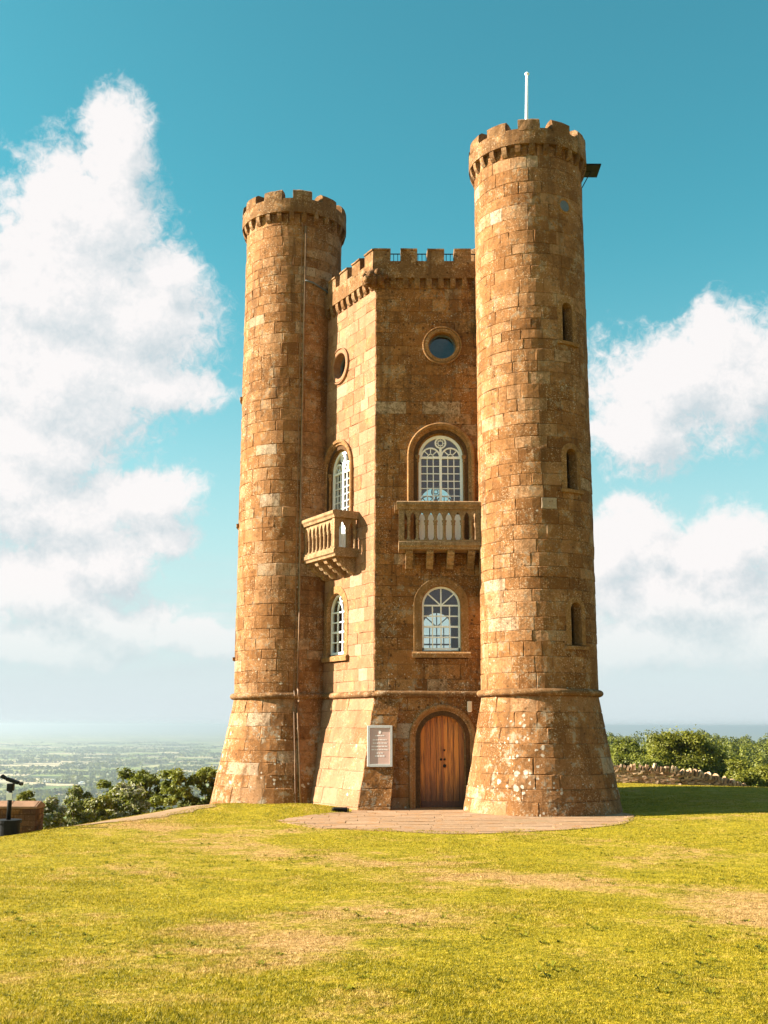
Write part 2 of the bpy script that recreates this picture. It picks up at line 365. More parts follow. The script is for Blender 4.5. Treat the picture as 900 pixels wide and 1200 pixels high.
def grass_group():
    gg = bpy.data.node_groups.new('GrassColour', 'ShaderNodeTree')
    gg.interface.new_socket('Wear', in_out='INPUT', socket_type='NodeSocketFloat')
    gg.interface.new_socket('Tint', in_out='INPUT', socket_type='NodeSocketFloat')
    gg.interface.new_socket('Color', in_out='OUTPUT', socket_type='NodeSocketColor')
    a = nd(gg, 'NodeGroupInput'); b = nd(gg, 'NodeGroupOutput')
    pos = nd(gg, 'ShaderNodeNewGeometry').outputs['Position']
    p1 = nz(gg, pos, .35, 4, .6); p2 = nz(gg, pos, 1.7, 5, .65); p3 = nz(gg, pos, 9, 4, .6)
    p4 = nz(gg, pos, 26, 2, .6)
    tt_ = mth(gg, 'ADD', mth(gg, 'MULTIPLY', a.outputs[1], .6), mth(gg, 'ADD', mth(gg, 'MULTIPLY', mth(gg, 'SUBTRACT', p3.outputs[0], .5), 1.2), mth(gg, 'MULTIPLY', mth(gg, 'SUBTRACT', p4.outputs[0], .5), 1.6)))
    green = ramp(gg, mth(gg, 'ADD', mth(gg, 'ADD', tt_, .2), mth(gg, 'MULTIPLY', mth(gg, 'SUBTRACT', p2.outputs[0], .5), 1.0)),
                 [(0, (.085, .080, .003)), (.5, (.255, .195, .007)), (1, (.42, .305, .020))])
    dry = ramp(gg, mth(gg, 'ADD', tt_, .2), [(0, (.15, .078, .020)), (.5, (.35, .205, .066)), (1, (.52, .35, .15))])
    w = mth(gg, 'ADD', mth(gg, 'ADD', a.outputs[0], mth(gg, 'MULTIPLY', mth(gg, 'SUBTRACT', p1.outputs[0], .48), 1.7)),
            mth(gg, 'ADD', mth(gg, 'MULTIPLY', mth(gg, 'SUBTRACT', p2.outputs[0], .5), 1.5), mth(gg, 'MULTIPLY', mth(gg, 'SUBTRACT', p3.outputs[0], .5), .7)))
    c = mixc(gg, sstep(gg, w, .12, .75), green, dry)
    c = mixc(gg, sstep(gg, w, 1.0, 1.35, 0, .8), c, mixc(gg, p4.outputs[0], (.10, .05, .02), (.40, .28, .17)))      # bare trodden soil
    gg.links.new(c, b.inputs[0]); return gg


GG = grass_group()


def lawn_mat(name, blade):
    m, nt, out = new_mat(name)
    gcol = nd(nt, 'ShaderNodeGroup'); gcol.node_tree = GG
    nt.links.new(attr(nt, 'wear'), gcol.inputs[0])
    pos = nd(nt, 'ShaderNodeNewGeometry').outputs['Position']
    if blade:
        nt.links.new(attr(nt), gcol.inputs[1])
        d = nd(nt, 'ShaderNodeBsdfPrincipled', {'Base Color': gcol.outputs[0], 'Roughness': .6}); d.inputs['Specular IOR Level'].default_value = .2
        tr = nd(nt, 'ShaderNodeBsdfTranslucent', {0: gcol.outputs[0]})
        sh = nd(nt, 'ShaderNodeMixShader', {0: .35, 1: d.outputs[0], 2: tr.outputs[0]}).outputs[0]
    else:
        f = nz(nt, pos, 45, 6, .75); f2 = nz(nt, pos, 13, 4, .6)
        nt.links.new(mth(nt, 'ADD', mth(nt, 'MULTIPLY', mth(nt, 'SUBTRACT', f.outputs[0], .5), 2.2), .45), gcol.inputs[1])
        hh = mth(nt, 'ADD', mth(nt, 'MULTIPLY', f.outputs[0], .6), mth(nt, 'MULTIPLY', f2.outputs[0], .6))
        bp = nd(nt, 'ShaderNodeBump', {'Strength': 1.0, 'Distance': .03, 'Height': hh})
        c = mixc(nt, sstep(nt, nz(nt, pos, 5, 6, .7).outputs[0], .62, .74, 0, .5), gcol.outputs[0], (.13, .075, .025))
        d = nd(nt, 'ShaderNodeBsdfPrincipled', {'Base Color': c, 'Roughness': .9, 'Normal': bp.outputs[0]}); d.inputs['Specular IOR Level'].default_value = .1
        sh = d.outputs[0]
    nt.links.new(sh, out.inputs[0]); return m


M_LAWN = lawn_mat('lawn_turf', False); M_BLADE = lawn_mat('grass_blades', True)


def plain_mat():
    m, nt, out = new_mat('farmland')
    pos = nd(nt, 'ShaderNodeNewGeometry').outputs['Position']
    wob = nd(nt, 'ShaderNodeVectorMath', {0: pos, 1: nd(nt, 'ShaderNodeVectorMath', {0: nz(nt, pos, .0012, 2, .5).outputs['Color'], 1: (260, 260, 0)}, operation='MULTIPLY').outputs[0]}, operation='ADD').outputs[0]
    mp = nd(nt, 'ShaderNodeMapping', {0: wob, 2: (0, 0, .3), 3: (1 / 420, 1 / 300, 0)}).outputs[0]
    v = nd(nt, 'ShaderNodeTexVoronoi', {'Vector': mp, 'Scale': 1.0}); ve = nd(nt, 'ShaderNodeTexVoronoi', {'Vector': mp, 'Scale': 1.0}, feature='DISTANCE_TO_EDGE')
    rnd = nd(nt, 'ShaderNodeSeparateColor', {0: v.outputs['Color']})
    c = ramp(nt, rnd.outputs[0], [(0, (.12, .165, .04)), (.28, (.20, .235, .06)), (.5, (.27, .27, .09)), (.68, (.36, .32, .15)), (.84, (.46, .37, .22)), (.94, (.25, .20, .12)), (1, (.15, .20, .05))], 'CONSTANT')
    c = mixc(nt, sstep(nt, nz(nt, pos, .02, 4, .6).outputs[0], .4, .7, 0, .35), c, (.09, .11, .03))
    c = mixc(nt, sstep(nt, ve.outputs[0], .045, .02), c, (.03, .042, .014))
    c = mixc(nt, sstep(nt, nz(nt, pos, .0016, 5, .65).outputs[0], .55, .62, 0, .9), c, (.032, .045, .016))
    b = nd(nt, 'ShaderNodeBsdfPrincipled', {'Base Color': c, 'Roughness': .95}); b.inputs['Specular IOR Level'].default_value = .05
    nt.links.new(b.outputs[0], out.inputs[0]); return m


M_PLAIN = plain_mat()
M_PATH = stone_mat('worn_paving', [(0, (.25, .150, .085)), (.5, (.275, .170, .098)), (1, (.30, .190, .115))], soil=.2, lichen=0, bumpd=.008, fleck=.5)
M_EARTH = simple('trodden_earth', (.26, .165, .098), .95, var=.3, scale=7, bump=.03, spec=.1, col2=(.21, .135, .068))
M_IRON = stone_mat('ironstone', [(0, (.060, .027, .015)), (.5, (.090, .042, .024)), (1, (.135, .068, .04))], soil=.4, lichen=0, bumpd=.012, fleck=.4)
M_CAP = simple('sandstone_coping', (.26, .145, .085), .9, var=.25, scale=6, bump=.01, spec=.15)
M_DRY = stone_mat('walling_stone', [(0, (.22, .13, .075)), (.5, (.36, .22, .13)), (1, (.52, .36, .23))], soil=.4, lichen=.7, bumpd=.02)

# ------------------------------------------------------------------ terrain
def smooth(x, a, b):
    t = np.clip((x - a) / (b - a), 0, 1); return t * t * (3 - 2 * t)


def vnoise(x, y, sc, seed=0):
    x = x * sc + 37.1 * seed; y = y * sc - 11.3 * seed
    xi = np.floor(x); yi = np.floor(y); fx = x - xi; fy = y - yi; fx = fx * fx * (3 - 2 * fx); fy = fy * fy * (3 - 2 * fy)
    h = lambda a, b: np.modf(np.abs(np.sin(a * 127.1 + b * 311.7 + seed * 74.7) * 43758.5453))[0]
    return (h(xi, yi) * (1 - fx) + h(xi + 1, yi) * fx) * (1 - fy) + (h(xi, yi + 1) * (1 - fx) + h(xi + 1, yi + 1) * fx) * fy


def ground_z(x, y):
    x = np.asarray(x, float); y = np.asarray(y, float)
    X = x - CAM.x; Y = y - CAM.y; r = np.hypot(X, Y)
    z = .62 * (1 - smooth(Y, 3, 21)) + .10 * smooth(x, 3.6, 8) * smooth(Y, 24, 31)
    z = z + (.16 * smooth(-x, 2.6, 4.2) * np.exp(-((y + 4.6) / 1.6) ** 2) * smooth(x, -9, -6))
    z = z + (vnoise(x, y, .22, 1) - .5) * .10 * smooth(np.hypot(x, y), 7, 13) + (vnoise(x, y, .7, 2) - .5) * .035 * smooth(np.hypot(x, y), 6, 10)
    d = (x + 10.29) * -.95 + (y + 10.94) * .31
    t = np.maximum(0, d + 1.2); z = z - np.where(t < 3, .065 * t * t, .585 + .39 * (t - 3))
    z = z - .15 * smooth(Y, 42, 49) * smooth(X, 4, 8) - .034 * np.clip(X - 10.5, 0, 6.5) ** 2 * smooth(Y, 41, 49)
    z = z - .035 * np.maximum(0, Y - 51) * smooth(X, -2, 12) - .09 * np.maximum(0, Y - 51) * (1 - smooth(X, -2, 12))
    z = z - 232 * smooth(r, 420, 2300)
    z = np.where(z < -215, -215 - 16 * (1 - np.exp((z + 215) / 16)), z)
    return z


def gz(x, y): return float(ground_z(x, y))


def seg_d(x, y, a, b):
    ax, ay = a; bx, by = b; t = np.clip(((x - ax) * (bx - ax) + (y - ay) * (by - ay)) / ((bx - ax) ** 2 + (by - ay) ** 2), 0, 1)
    return np.hypot(x - ax - t * (bx - ax), y - ay - t * (by - ay))


TRAIL = [(-8.3, -8.4), (-5.2, -13.0), (-2.6, -17.0), (1.5, -20.5), (4.5, -22.5)]


def wear(x, y):
    d = np.full(np.shape(x), 99.0)
    for a, b in zip(TRAIL[:-1], TRAIL[1:]): d = np.minimum(d, seg_d(x, y, a, b))
    w = .42 * np.exp(-(d / 1.2) ** 2) * (.15 + 1.1 * vnoise(np.asarray(x), np.asarray(y), .45, 12))
    for (cx, cy, rr, k) in ((2.6, -23.8, 1.1, .75), (3.6, -22.0, .9, .55), (-2.5, -25.6, .9, .65), (-2.0, -22.6, 1.2, .45), (.6, -19.2, 1.4, .4), (-4.5, -10.4, 1.2, .4), (2.8, -15.5, 1.5, .25), (-5.6, -16.5, 1.0, .25)):
        w = w + k * np.exp(-(((x - cx) ** 2 + ((y - cy) * .8) ** 2) / rr ** 2))
    return w + .06


def ground_sheet(name, rads, mat, nseg, kindlabel):
    th = np.linspace(0, 2 * np.pi, nseg, endpoint=False)
    rr, tt = np.meshgrid(rads, th, indexing='ij')
    x = (CAM.x + rr * np.sin(tt)).ravel(); y = (CAM.y + rr * np.cos(tt)).ravel(); z = ground_z(x, y)
    v = np.stack([x, y, z], 1); n = len(rads)
    i, k = np.meshgrid(np.arange(n - 1), np.arange(nseg), indexing='ij'); k2 = (k + 1) % nseg
    q = np.stack([i * nseg + k, i * nseg + k2, (i + 1) * nseg + k2, (i + 1) * nseg + k], -1).reshape(-1, 4)[:, ::-1]
    me = bpy.data.meshes.new(name); me.from_pydata(v.tolist(), [], q.tolist())
    a = me.attributes.new('wear', 'FLOAT', 'POINT'); a.data.foreach_set('value', wear(x, y).astype('f'))
    me.shade_smooth(); me.materials.append(mat)
    o = bpy.data.objects.new(name, me); COL.objects.link(o); o['kind'] = 'structure'
    return o


ground_sheet('lawn', np.concatenate([[.05], np.linspace(.6, 75, 190)]), M_LAWN, 320, '')
ground_sheet('plain', np.concatenate([np.geomspace(75, 2600, 90), np.geomspace(2700, 90000, 60)]), M_PLAIN, 320, '')

# ------------------------------------------------------------------ the tower
SIDE = 4.33; WTOP = 15.6; RT = 1.643
V = [Vector((SIDE * math.cos(R(180 + 60 * k)), SIDE * math.sin(R(180 + 60 * k)), 0)) for k in range(6)]
ZS0, ZS1 = 3.10, 3.30
FL = .75


def face_map(k, flare=0):
    A = V[k]; B = V[(k + 1) % 6]; e = (B - A).normalized(); n = Vector((e.y, -e.x, 0))
    def P(s, z, d):
        b = flare * max(0, 1 - z / ZS0) if flare else 0
        return A + e * s + n * (d + b) + Vector((0, 0, z))
    P.n = n; P.e = e
    return P


tower = empty('castle_tower', (0, 0, 0), 'tall ochre stone folly tower with round battlemented turrets on the grassy hilltop', 'tower')

TUR = {'L': (Vector((-5.05, .10, 0)), 2.28), 'R': (Vector((2.515, -4.356, 0)), 2.19), 'B': (Vector((2.515, 4.356, 0)), 2.2)}


def turret_map(c, rb):
    def P(u, z, d):
        r = RT + (rb - RT) * max(0, 1 - z / ZS0) ** 1.05 + d
        a = u / RT
        return Vector((c.x + r * math.cos(a), c.y + r * math.sin(a), z))
    return P


BLOCKS = []      # every ashlar block: (visible size, part object, mesh pieces)


def one_block(P, u0b, u0t, u1b, u1t, z0, z1, part, vis, gap=.007, rough=1.0, tint=None, push=None, n=4, lo=None, hi=None):
    w = ((u1b - u0b) + (u1t - u0t)) / 2
    if w < .05 or z1 - z0 < .04: return
    n = max(n, int(w / .24) + 3)
    off_ = (rng.uniform(-.007, .006) if push is None else push)
    c = min(.022 / max(w, .1), .2); cz = min(.022 / (z1 - z0), .2)
    su = [0, c] + [c + (1 - 2 * c) * k / (n - 2) for k in range(1, n - 2)] + [1 - c, 1]
    tv = [0, cz, .5, 1 - cz, 1]; m = len(tv) - 1; nn = len(su) - 1
    cj = [[(rng.uniform(-.010, .010), rng.uniform(-.006, .006)) for _ in su] for _ in tv]
    g0 = gap / 2; seed = rng.uniform(0, 100); vsx = []
    for j, t in enumerate(tv):
        z = z0 + g0 + (z1 - z0 - gap) * t; ua = u0b + (u0t - u0b) * t + g0; ub = u1b + (u1t - u1b) * t - g0
        for i, s_ in enumerate(su):
            edge = (i in (0, nn)) or (j in (0, m)); u = ua + (ub - ua) * s_
            if lo or hi: za = lo(u) if lo else z0; zb_ = hi(u) if hi else z1; z = za + g0 + (zb_ - za - gap) * t
            q = noise.noise(Vector((u * 3.1 + seed, z * 3.1, seed)))
            d = off_ + (-.006 - .010 * max(0, q) if edge else .016 * q * rough)
            if edge:
                if 0 < i < nn: z_ = z + cj[j][i][1] * .7
                else: z_ = z
                u_ = u + (cj[j][i][0] * .6 if 0 < j < m else 0)
            else: u_, z_ = u + cj[j][i][0], z + cj[j][i][1]
            vsx.append(P(u_, z_, d))
    W = nn + 1; fs = [(j * W + i, j * W + i + 1, (j + 1) * W + i + 1, (j + 1) * W + i) for j in range(m) for i in range(nn)]
    per = [i for i in range(W)] + [j * W + nn for j in range(1, m + 1)] + [m * W + i for i in range(nn - 1, -1, -1)] + [j * W for j in range(m - 1, 0, -1)]
    base = len(vsx)
    for k in per:
        j, i = divmod(k, W); t = tv[j]; z = z0 + g0 + (z1 - z0 - gap) * t; ua = u0b + (u0t - u0b) * t + g0; ub = u1b + (u1t - u1b) * t - g0
        u = ua + (ub - ua) * su[i]
        if lo or hi: za = lo(u) if lo else z0; zb_ = hi(u) if hi else z1; z = za + g0 + (zb_ - za - gap) * t
        vsx.append(P(u, z, -.06))
    L = len(per)
    for k in range(L): fs.append((per[k], base + k, base + (k + 1) % L, per[(k + 1) % L]))
    if tint is None:
        tint = min(.76, max(0, rng.gauss(.44, .20)))
        if rng.random() < .06: tint = rng.uniform(.76, 1.0)
    um = (u0b + u1b + u0t + u1t) / 4; zm = (z0 + z1) / 2
    p = P(um, zm, 0); nrm = (P(um, zm, 1) - p).normalized(); vc = CAM - p; dist = vc.length
    a = w * (z1 - z0) * max(0, nrm.dot(vc / dist)) / dist ** 2 if vis(um, zm, p) else 0
    BLOCKS.append((a, part, vsx, fs, tint))


def rows_between(z0, z1, h=.365, jit=.10):
    n = max(1, round((z1 - z0) / h)); ws = [1 + rng.uniform(-jit, jit) * 2.2 for _ in range(n)]; t = sum(ws); z = z0; out = []
    for w in ws: out.append((z, z + (z1 - z0) * w / t)); z = out[-1][1]
    return out


def split(P, p0, p1, q0, q1, z0, z1, part, vis, lens, **kw):
    """cut one run of a course into blocks: upright joints inside, ends as given"""
    w = ((q0 - p0) + (q1 - p1)) / 2
    if w < .06: return
    a = max(p0, p1); b = min(q0, q1)
    n = max(1, round(w / rng.uniform(*lens))); ws = [rng.uniform(.5, 1.5) for _ in range(n)]; T = sum(ws); acc_ = 0; xs_ = []
    slant = (b - a) < .3 * w
    for x in ws[:-1]:
        acc_ += x; f_ = acc_ / T
        xs_.append((p0 + (q0 - p0) * f_, p1 + (q1 - p1) * f_) if slant else (a + (b - a) * f_,) * 2)
    e = [(p0, p1)] + xs_ + [(q0, q1)]
    for i in range(len(e) - 1): one_block(P, e[i][0], e[i][1], e[i + 1][0], e[i + 1][1], z0, z1, part, vis, **kw)


class Opening:
    """outline the ashlar stops at: flat-bottomed arch, or circle"""
    def __init__(s, r, zs, z0=None): s.r, s.zs, s.z0 = r, zs, z0; s.top = zs + r; s.bot = z0 if z0 is not None else zs - r
    def hw(s, z):
        if z <= s.bot or z >= s.top: return 0
        if s.z0 is not None and z <= s.zs: return s.r
        return math.sqrt(max(0, s.r ** 2 - (z - s.zs) ** 2))
    def hi(s, u): return s.zs + math.sqrt(max(0, s.r ** 2 - u * u))
    def lo(s, u): return s.z0 if s.z0 is not None else s.zs - math.sqrt(max(0, s.r ** 2 - u * u))


def lay(P, rows, ubounds, openings, part, vis, lens=(.42, .92), closed=False, **kw):
    for ri, (z0, z1) in enumerate(rows):
        (a0, b0), (a1, b1) = ubounds(z0), ubounds(z1)
        if closed:
            sh = rng.uniform(0, .8); a0 += sh; b0 += sh; a1 += sh; b1 += sh
        segs = [(a0, a1, b0, b1)]
        for (c, op) in openings:
            if op.top <= z0 + .01 or op.bot >= z1 - .01: continue
            h0, h1 = op.hw(z0), op.hw(z1); mid_ = []
            if op.top < z1: h1 = h0; mid_.append('hi')
            if op.bot > z0: h0 = h1; mid_.append('lo')
            if h0 <= 0: continue
            for cc in ((c, c + 2 * math.pi * RT, c - 2 * math.pi * RT) if closed else (c,)):
                ns = []; hit = False
                for (p0, p1, q0, q1) in segs:
                    L0, L1, R0, R1 = cc - h0, cc - h1, cc + h0, cc + h1
                    if min(R0, R1) <= min(p0, p1) or max(L0, L1) >= max(q0, q1): ns.append((p0, p1, q0, q1)); continue
                    hit = True
                    if L0 > p0 and L1 > p1: ns.append((p0, p1, L0, L1))
                    if R0 < q0 and R1 < q1: ns.append((R0, R1, q0, q1))
                segs = ns
                if hit:
                    k = max(1, round(2 * h0 / .75))
                    for i in range(k):
                        ua, ub = cc - h0 + 2 * h0 * i / k, cc - h0 + 2 * h0 * (i + 1) / k
                        if 'hi' in mid_ and z1 - op.top > .03: one_block(P, ua, ua, ub, ub, z0, z1, part, vis, n=7, lo=lambda u: min(z1 - .02, op.hi(u - cc)), **kw)
                        if 'lo' in mid_ and op.bot - z0 > .03: one_block(P, ua, ua, ub, ub, z0, z1, part, vis, n=7, hi=lambda u: max(z0 + .02, op.lo(u - cc)), **kw)
        for (p0, p1, q0, q1) in segs: split(P, p0, p1, q0, q1, z0, z1, part, vis, lens, **kw)


def arch_hw(hw, zs, z0, grow=0.0): return Opening(hw + grow, zs, z0)


def circ_hw(r, zc): return Opening(r, zc)


def arch_sweep(mb, P, c, hw, zs, z0, prof, n=18, tint=.5):
    st = [('j', -1, z0), ('j', -1, (z0 + zs) / 2)] + [('a', math.pi * k / n, 0) for k in range(n + 1)] + [('j', 1, (z0 + zs) / 2), ('j', 1, z0)]
    rows = []
    for (k, a, b) in st:
        row = []
        for (o, d) in prof:
            r = hw + o
            u, z = (c + a * r, b) if k == 'j' else (c - r * math.cos(a), zs + r * math.sin(a))
            row.append(P(u, z, d))
        rows.append(row)
    m = len(prof); vv = [p for r_ in rows for p in r_]
    mb.add(vv, [(i * m + j, i * m + j + 1, (i + 1) * m + j + 1, (i + 1) * m + j) for i in range(len(rows) - 1) for j in range(m - 1)], tint)


def ring_sweep(mb, P, c, zc, r, prof, n=40, tint=.5):
    m = len(prof); vv = [P(c + (r + o) * math.cos(2 * math.pi * i / n), zc + (r + o) * math.sin(2 * math.pi * i / n), d) for i in range(n) for (o, d) in prof]
    mb.add(vv, [(i * m + j, i * m + j + 1, ((i + 1) % n) * m + j + 1, ((i + 1) % n) * m + j) for i in range(n) for j in range(m - 1)], tint)


def bar(mb, P, a, b, w, d0, d1):
    a = Vector(a); b = Vector(b); t = (b - a).normalized(); nn = Vector((-t.y, t.x)) * w / 2
    q = [a - nn, b - nn, b + nn, a + nn]
    mb.prism([P(p.x, p.y, d0) for p in q], [P(p.x, p.y, d1) for p in q])


def arc_bar(mb, P, c, zc, r, a0, a1, w, d0, d1, n=14):
    for i in range(n):
        t0 = a0 + (a1 - a0) * i / n; t1 = a0 + (a1 - a0) * (i + 1) / n
        q = [(c + rr * math.cos(t), zc + rr * math.sin(t)) for rr, t in ((r - w / 2, t0), (r + w / 2, t0), (r + w / 2, t1), (r - w / 2, t1))]
        mb.prism([P(*p, d0) for p in q], [P(*p, d1) for p in q])


def profile_run(mb, P, u0, u1, prof, n=1, tint=.5, jit=0.0, closed_ends=True):
    """extrude a closed (d,z) profile along u"""
    m = len(prof); vv = []
    for i in range(n + 1):
        u = u0 + (u1 - u0) * i / n
        for (d, z) in prof:
            p = P(u, z, d)
            if jit: p = p + noise.noise_vector(p * 4.3) * jit
            vv.append(p)
    fs = [(i * m + j, i * m + (j + 1) % m, (i + 1) * m + (j + 1) % m, (i + 1) * m + j) for i in range(n) for j in range(m)]
    if closed_ends: fs += [tuple(range(m))[::-1], tuple(range(n * m, n * m + m))]
    mb.add(vv, fs, tint)


def jitbox(mb, P, u0, u1, z0, z1, d0, d1, nu=3, nz_=3, jit=.012, tint=.5):
    prof = [(d0, z0), ((d0 + d1) / 2, z0), (d1, z0)] + [(d1, z0 + (z1 - z0) * k / nz_) for k in range(1, nz_)] + [(d1, z1), ((d0 + d1) / 2, z1 + .012), (d0, z1)]
    profile_run(mb, P, u0, u1, prof, nu, tint, jit)


# ---- window assemblies (tower > window > pieces)
def panes_rect(win, P, x0, x1, z0, z1, nc, nr, d):
    for i in range(nc):
        for j in range(nr):
            mb = MB(); a = x0 + (x1 - x0) * i / nc; b = x0 + (x1 - x0) * (i + 1) / nc; c_ = z0 + (z1 - z0) * j / nr; e = z0 + (z1 - z0) * (j + 1) / nr
            k = [rng.uniform(-.0025, .0025) for _ in range(4)]
            mb.add([P(a, c_, d + k[0]), P(b, c_, d + k[1]), P(b, e, d + k[2]), P(a, e, d + k[3])], [(0, 1, 2, 3)])
            mb.build('pane', M_GLASS, win)


def head_pane(win, P, c, hw, zs, d):
    mb = MB(); n = 20
    mb.add([P(c + hw * math.cos(math.pi * i / n), zs + hw * math.sin(math.pi * i / n), d) for i in range(n + 1)], [tuple(range(n + 1))]); mb.build('pane', M_GLASS, win)


def upper_window(P, c):
    hw, zs, z0 = .665, 10.26, 7.58; win = MB(); D = -.22
    arch_sweep(win, P, c, hw, zs, z0, [(0, D - .1), (0, D + .06), (-.075, D + .06), (-.085, D + .03), (-.085, D - .04)])
    win.pbox(P, c - .6, c + .6, z0, z0 + .12, D - .04, D + .04)
    win = win.build('window_frame', M_WHITE, tower)
    win.name = 'arched_window'
    mb = MB()
    bar(mb, P, (c, z0), (c, zs + .3), .075, D - .03, D + .05); bar(mb, P, (c - .6, zs - .02), (c + .6, zs - .02), .07, D - .028, D + .045); mb.build('mullion', M_WHITE, win)
    mb = MB()
    for sg in (-1, 1):
        cc = c + sg * .30; arc_bar(mb, P, cc, zs, .275, 0, math.pi, .045, D - .02, D + .04); arc_bar(mb, P, cc, zs, .09, 0, math.pi, .03, D - .02, D + .03, 8)
        for a in (45, 90, 135): bar(mb, P, (cc + .09 * math.cos(R(a)), zs + .09 * math.sin(R(a))), (cc + .26 * math.cos(R(a)), zs + .26 * math.sin(R(a))), .028, D - .02, D + .03)
    arc_bar(mb, P, c, zs + .435, .155, 0, 2 * math.pi, .045, D - .02, D + .042, 20)
    for q in ((-.07, -.07, .07, -.07), (.07, -.07, .07, .07), (.07, .07, -.07, .07), (-.07, .07, -.07, -.07)):
        bar(mb, P, (c + q[0], zs + .435 + q[1]), (c + q[2], zs + .435 + q[3]), .026, D - .02, D + .03)
    for sg in (-1, 1): bar(mb, P, (c + sg * .07, zs + .435), (c + sg * .15, zs + .435), .022, D - .02, D + .03); bar(mb, P, (c, zs + .435 + sg * .07), (c, zs + .435 + sg * .15), .022, D - .02, D + .03)
    mb.build('tracery', M_WHITE, win)
    mb = MB(); rz0 = z0 + .12; rz1 = zs - .055; nr = 11
    for sg in (-1, 1):
        x0, x1 = (c - .585, c - .037) if sg < 0 else (c + .037, c + .585)
        for k in range(1, 3): bar(mb, P, (x0 + (x1 - x0) * k / 3, rz0), (x0 + (x1 - x0) * k / 3, rz1), .026, D - .018, D + .022)
        for k in range(1, nr): bar(mb, P, (x0, rz0 + (rz1 - rz0) * k / nr), (x1, rz0 + (rz1 - rz0) * k / nr), .026, D - .016, D + .02)
        panes_rect(win, P, x0, x1, rz0, rz1, 3, nr, D - .005)
    mb.build('glazing_bar', M_WHITE, win)
    for sg in (-1, 1): mb = MB(); mb.pbox(P, c + sg * .31 - .27, c + sg * .31 + .27, rz0 + .01, rz0 + .80, D - .03, D + .024); mb.build('door_panel', M_WHITE, win)
    head_pane(win, P, c, .58, zs, D - .006)
    s = MB()   # deep stepped round arch with hood
    arch_sweep(s, P, c, hw, zs, z0 - .2, [(-.01, D - .12), (0, D + .07), (.06, D + .09), (.08, -.12), (.13, -.09), (.15, -.03), (.17, .02), (.22, .03), (.24, .085), (.31, .10), (.345, .07), (.35, -.05)], 22)
    s.build('arch_surround', M_TRIM, win, smooth=False)
    s = MB()
    for sg in (-1, 1):
        P0 = P(c + sg * (hw + .045), 0, -.085)
        s.lathe((P0.x, P0.y, 0), [(.06, z0), (.06, z0 + .15), (.045, z0 + .2), (.04, zs - .2), (.065, zs - .16), (.05, zs - .12), (.08, zs - .02), (.08, zs + .03), (0, zs + .03)], 12)
    s.build('jamb_shaft', M_TRIM, win, smooth=True)
    return arch_hw(hw, zs, z0 - .3, .22)


def lower_window(P, c, gothic=False):
    hw, zs, z0 = .56, 5.77, 4.46; D = -.17; win = MB()
    arch_sweep(win, P, c, hw, zs, z0, [(0, D - .1), (0, D + .05), (-.055, D + .05), (-.06, D - .03)])
    win.pbox(P, c - .55, c + .55, z0, z0 + .07, D - .04, D + .05)
    win = win.build('arched_window', M_WHITE, tower)
    mb = MB(); nc = 3 if gothic else 4; nr = 4; x0, x1 = c - .5, c + .5; rz0, rz1 = z0 + .07, zs
    for k in range(1, nc): bar(mb, P, (x0 + (x1 - x0) * k / nc, rz0), (x0 + (x1 - x0) * k / nc, rz1), .036, D - .02, D + .03)
    for k in range(1, nr): bar(mb, P, (x0, rz0 + (rz1 - rz0) * k / nr), (x1, rz0 + (rz1 - rz0) * k / nr), .036 if k != 2 else .055, D - .018, D + .028 if k != 2 else D + .04)
    bar(mb, P, (x0, zs), (x1, zs), .045, D - .019, D + .032)
    mb.build('glazing_bar', M_WHITE, win)
    mb = MB()
    if gothic:
        for sg in (-1, 1):
            arc_bar(mb, P, c + sg * .5, zs, .66, math.pi / 2 + .55 if sg > 0 else math.pi / 2 - .55, math.pi if sg > 0 else 0, .035, D - .02, D + .03)
            arc_bar(mb, P, c + sg * .17, zs, .33, math.pi / 2 if sg > 0 else math.pi / 2, math.pi if sg > 0 else 0, .03, D - .018, D + .028)
    else:
        for a in (42, 90, 138): bar(mb, P, (c + .03 * math.cos(R(a)), zs + .03 * math.sin(R(a))), (c + .52 * math.cos(R(a)), zs + .52 * math.sin(R(a))), .036, D - .02, D + .03)
    mb.build('tracery', M_WHITE, win)
    panes_rect(win, P, x0, x1, rz0, rz1, nc, nr, D - .005); head_pane(win, P, c, .51, zs, D - .006)
    s = MB(); arch_sweep(s, P, c, hw, zs, z0 - .1, [(-.005, D - .12), (.0, -.02), (.02, .022), (.235, .022), (.25, .012), (.255, -.05)], 20)
    s.build('arch_surround', M_TRIM, win)
    s = MB(); profile_run(s, P, c - .85, c + .85, [(-.2, 4.24), (.10, 4.24), (.11, 4.36), (.08, 4.40), (-.2, 4.455)], 8, jit=.006); s.build('sill', M_TRIM, win)
    return arch_hw(hw, zs, z0 - .24, .2)


def round_window(P, c, r=.42, zc=13.72, mat=None):
    win = MB(); ring_sweep(win, P, c, zc, r, [(0, -.34), (0, .03), (.02, .05), (.11, .055), (.13, .03), (.15, .07), (.18, .065), (.19, -.05)])
    win = win.build('round_window', mat or M_TRIM, tower, smooth=False)
    mb = MB(); ring_sweep(mb, P, c, zc, r - .05, [(.05, -.3), (.05, -.22), (0, -.22), (0, -.3)]); mb.build('window_frame', M_LEAD, win)
    mb = MB(); n = 28; mb.add([P(c + (r - .03) * math.cos(2 * math.pi * i / n), zc + (r - .03) * math.sin(2 * math.pi * i / n), -.26) for i in range(n)], [tuple(range(n))]); mb.build('pane', M_GLASS, win)
    return circ_hw(r + .15, zc)


def poly_holes(mb, P, d, outer, holes, tint=.4):
    loops = [[Vector((a, b, 0)) for a, b in L] for L in [outer] + holes]; flat = [p for L in loops for p in L]
    mb.add([P(p.x, p.y, d) for p in flat], [tuple(t) for t in tessellate_polygon(loops)], tint)


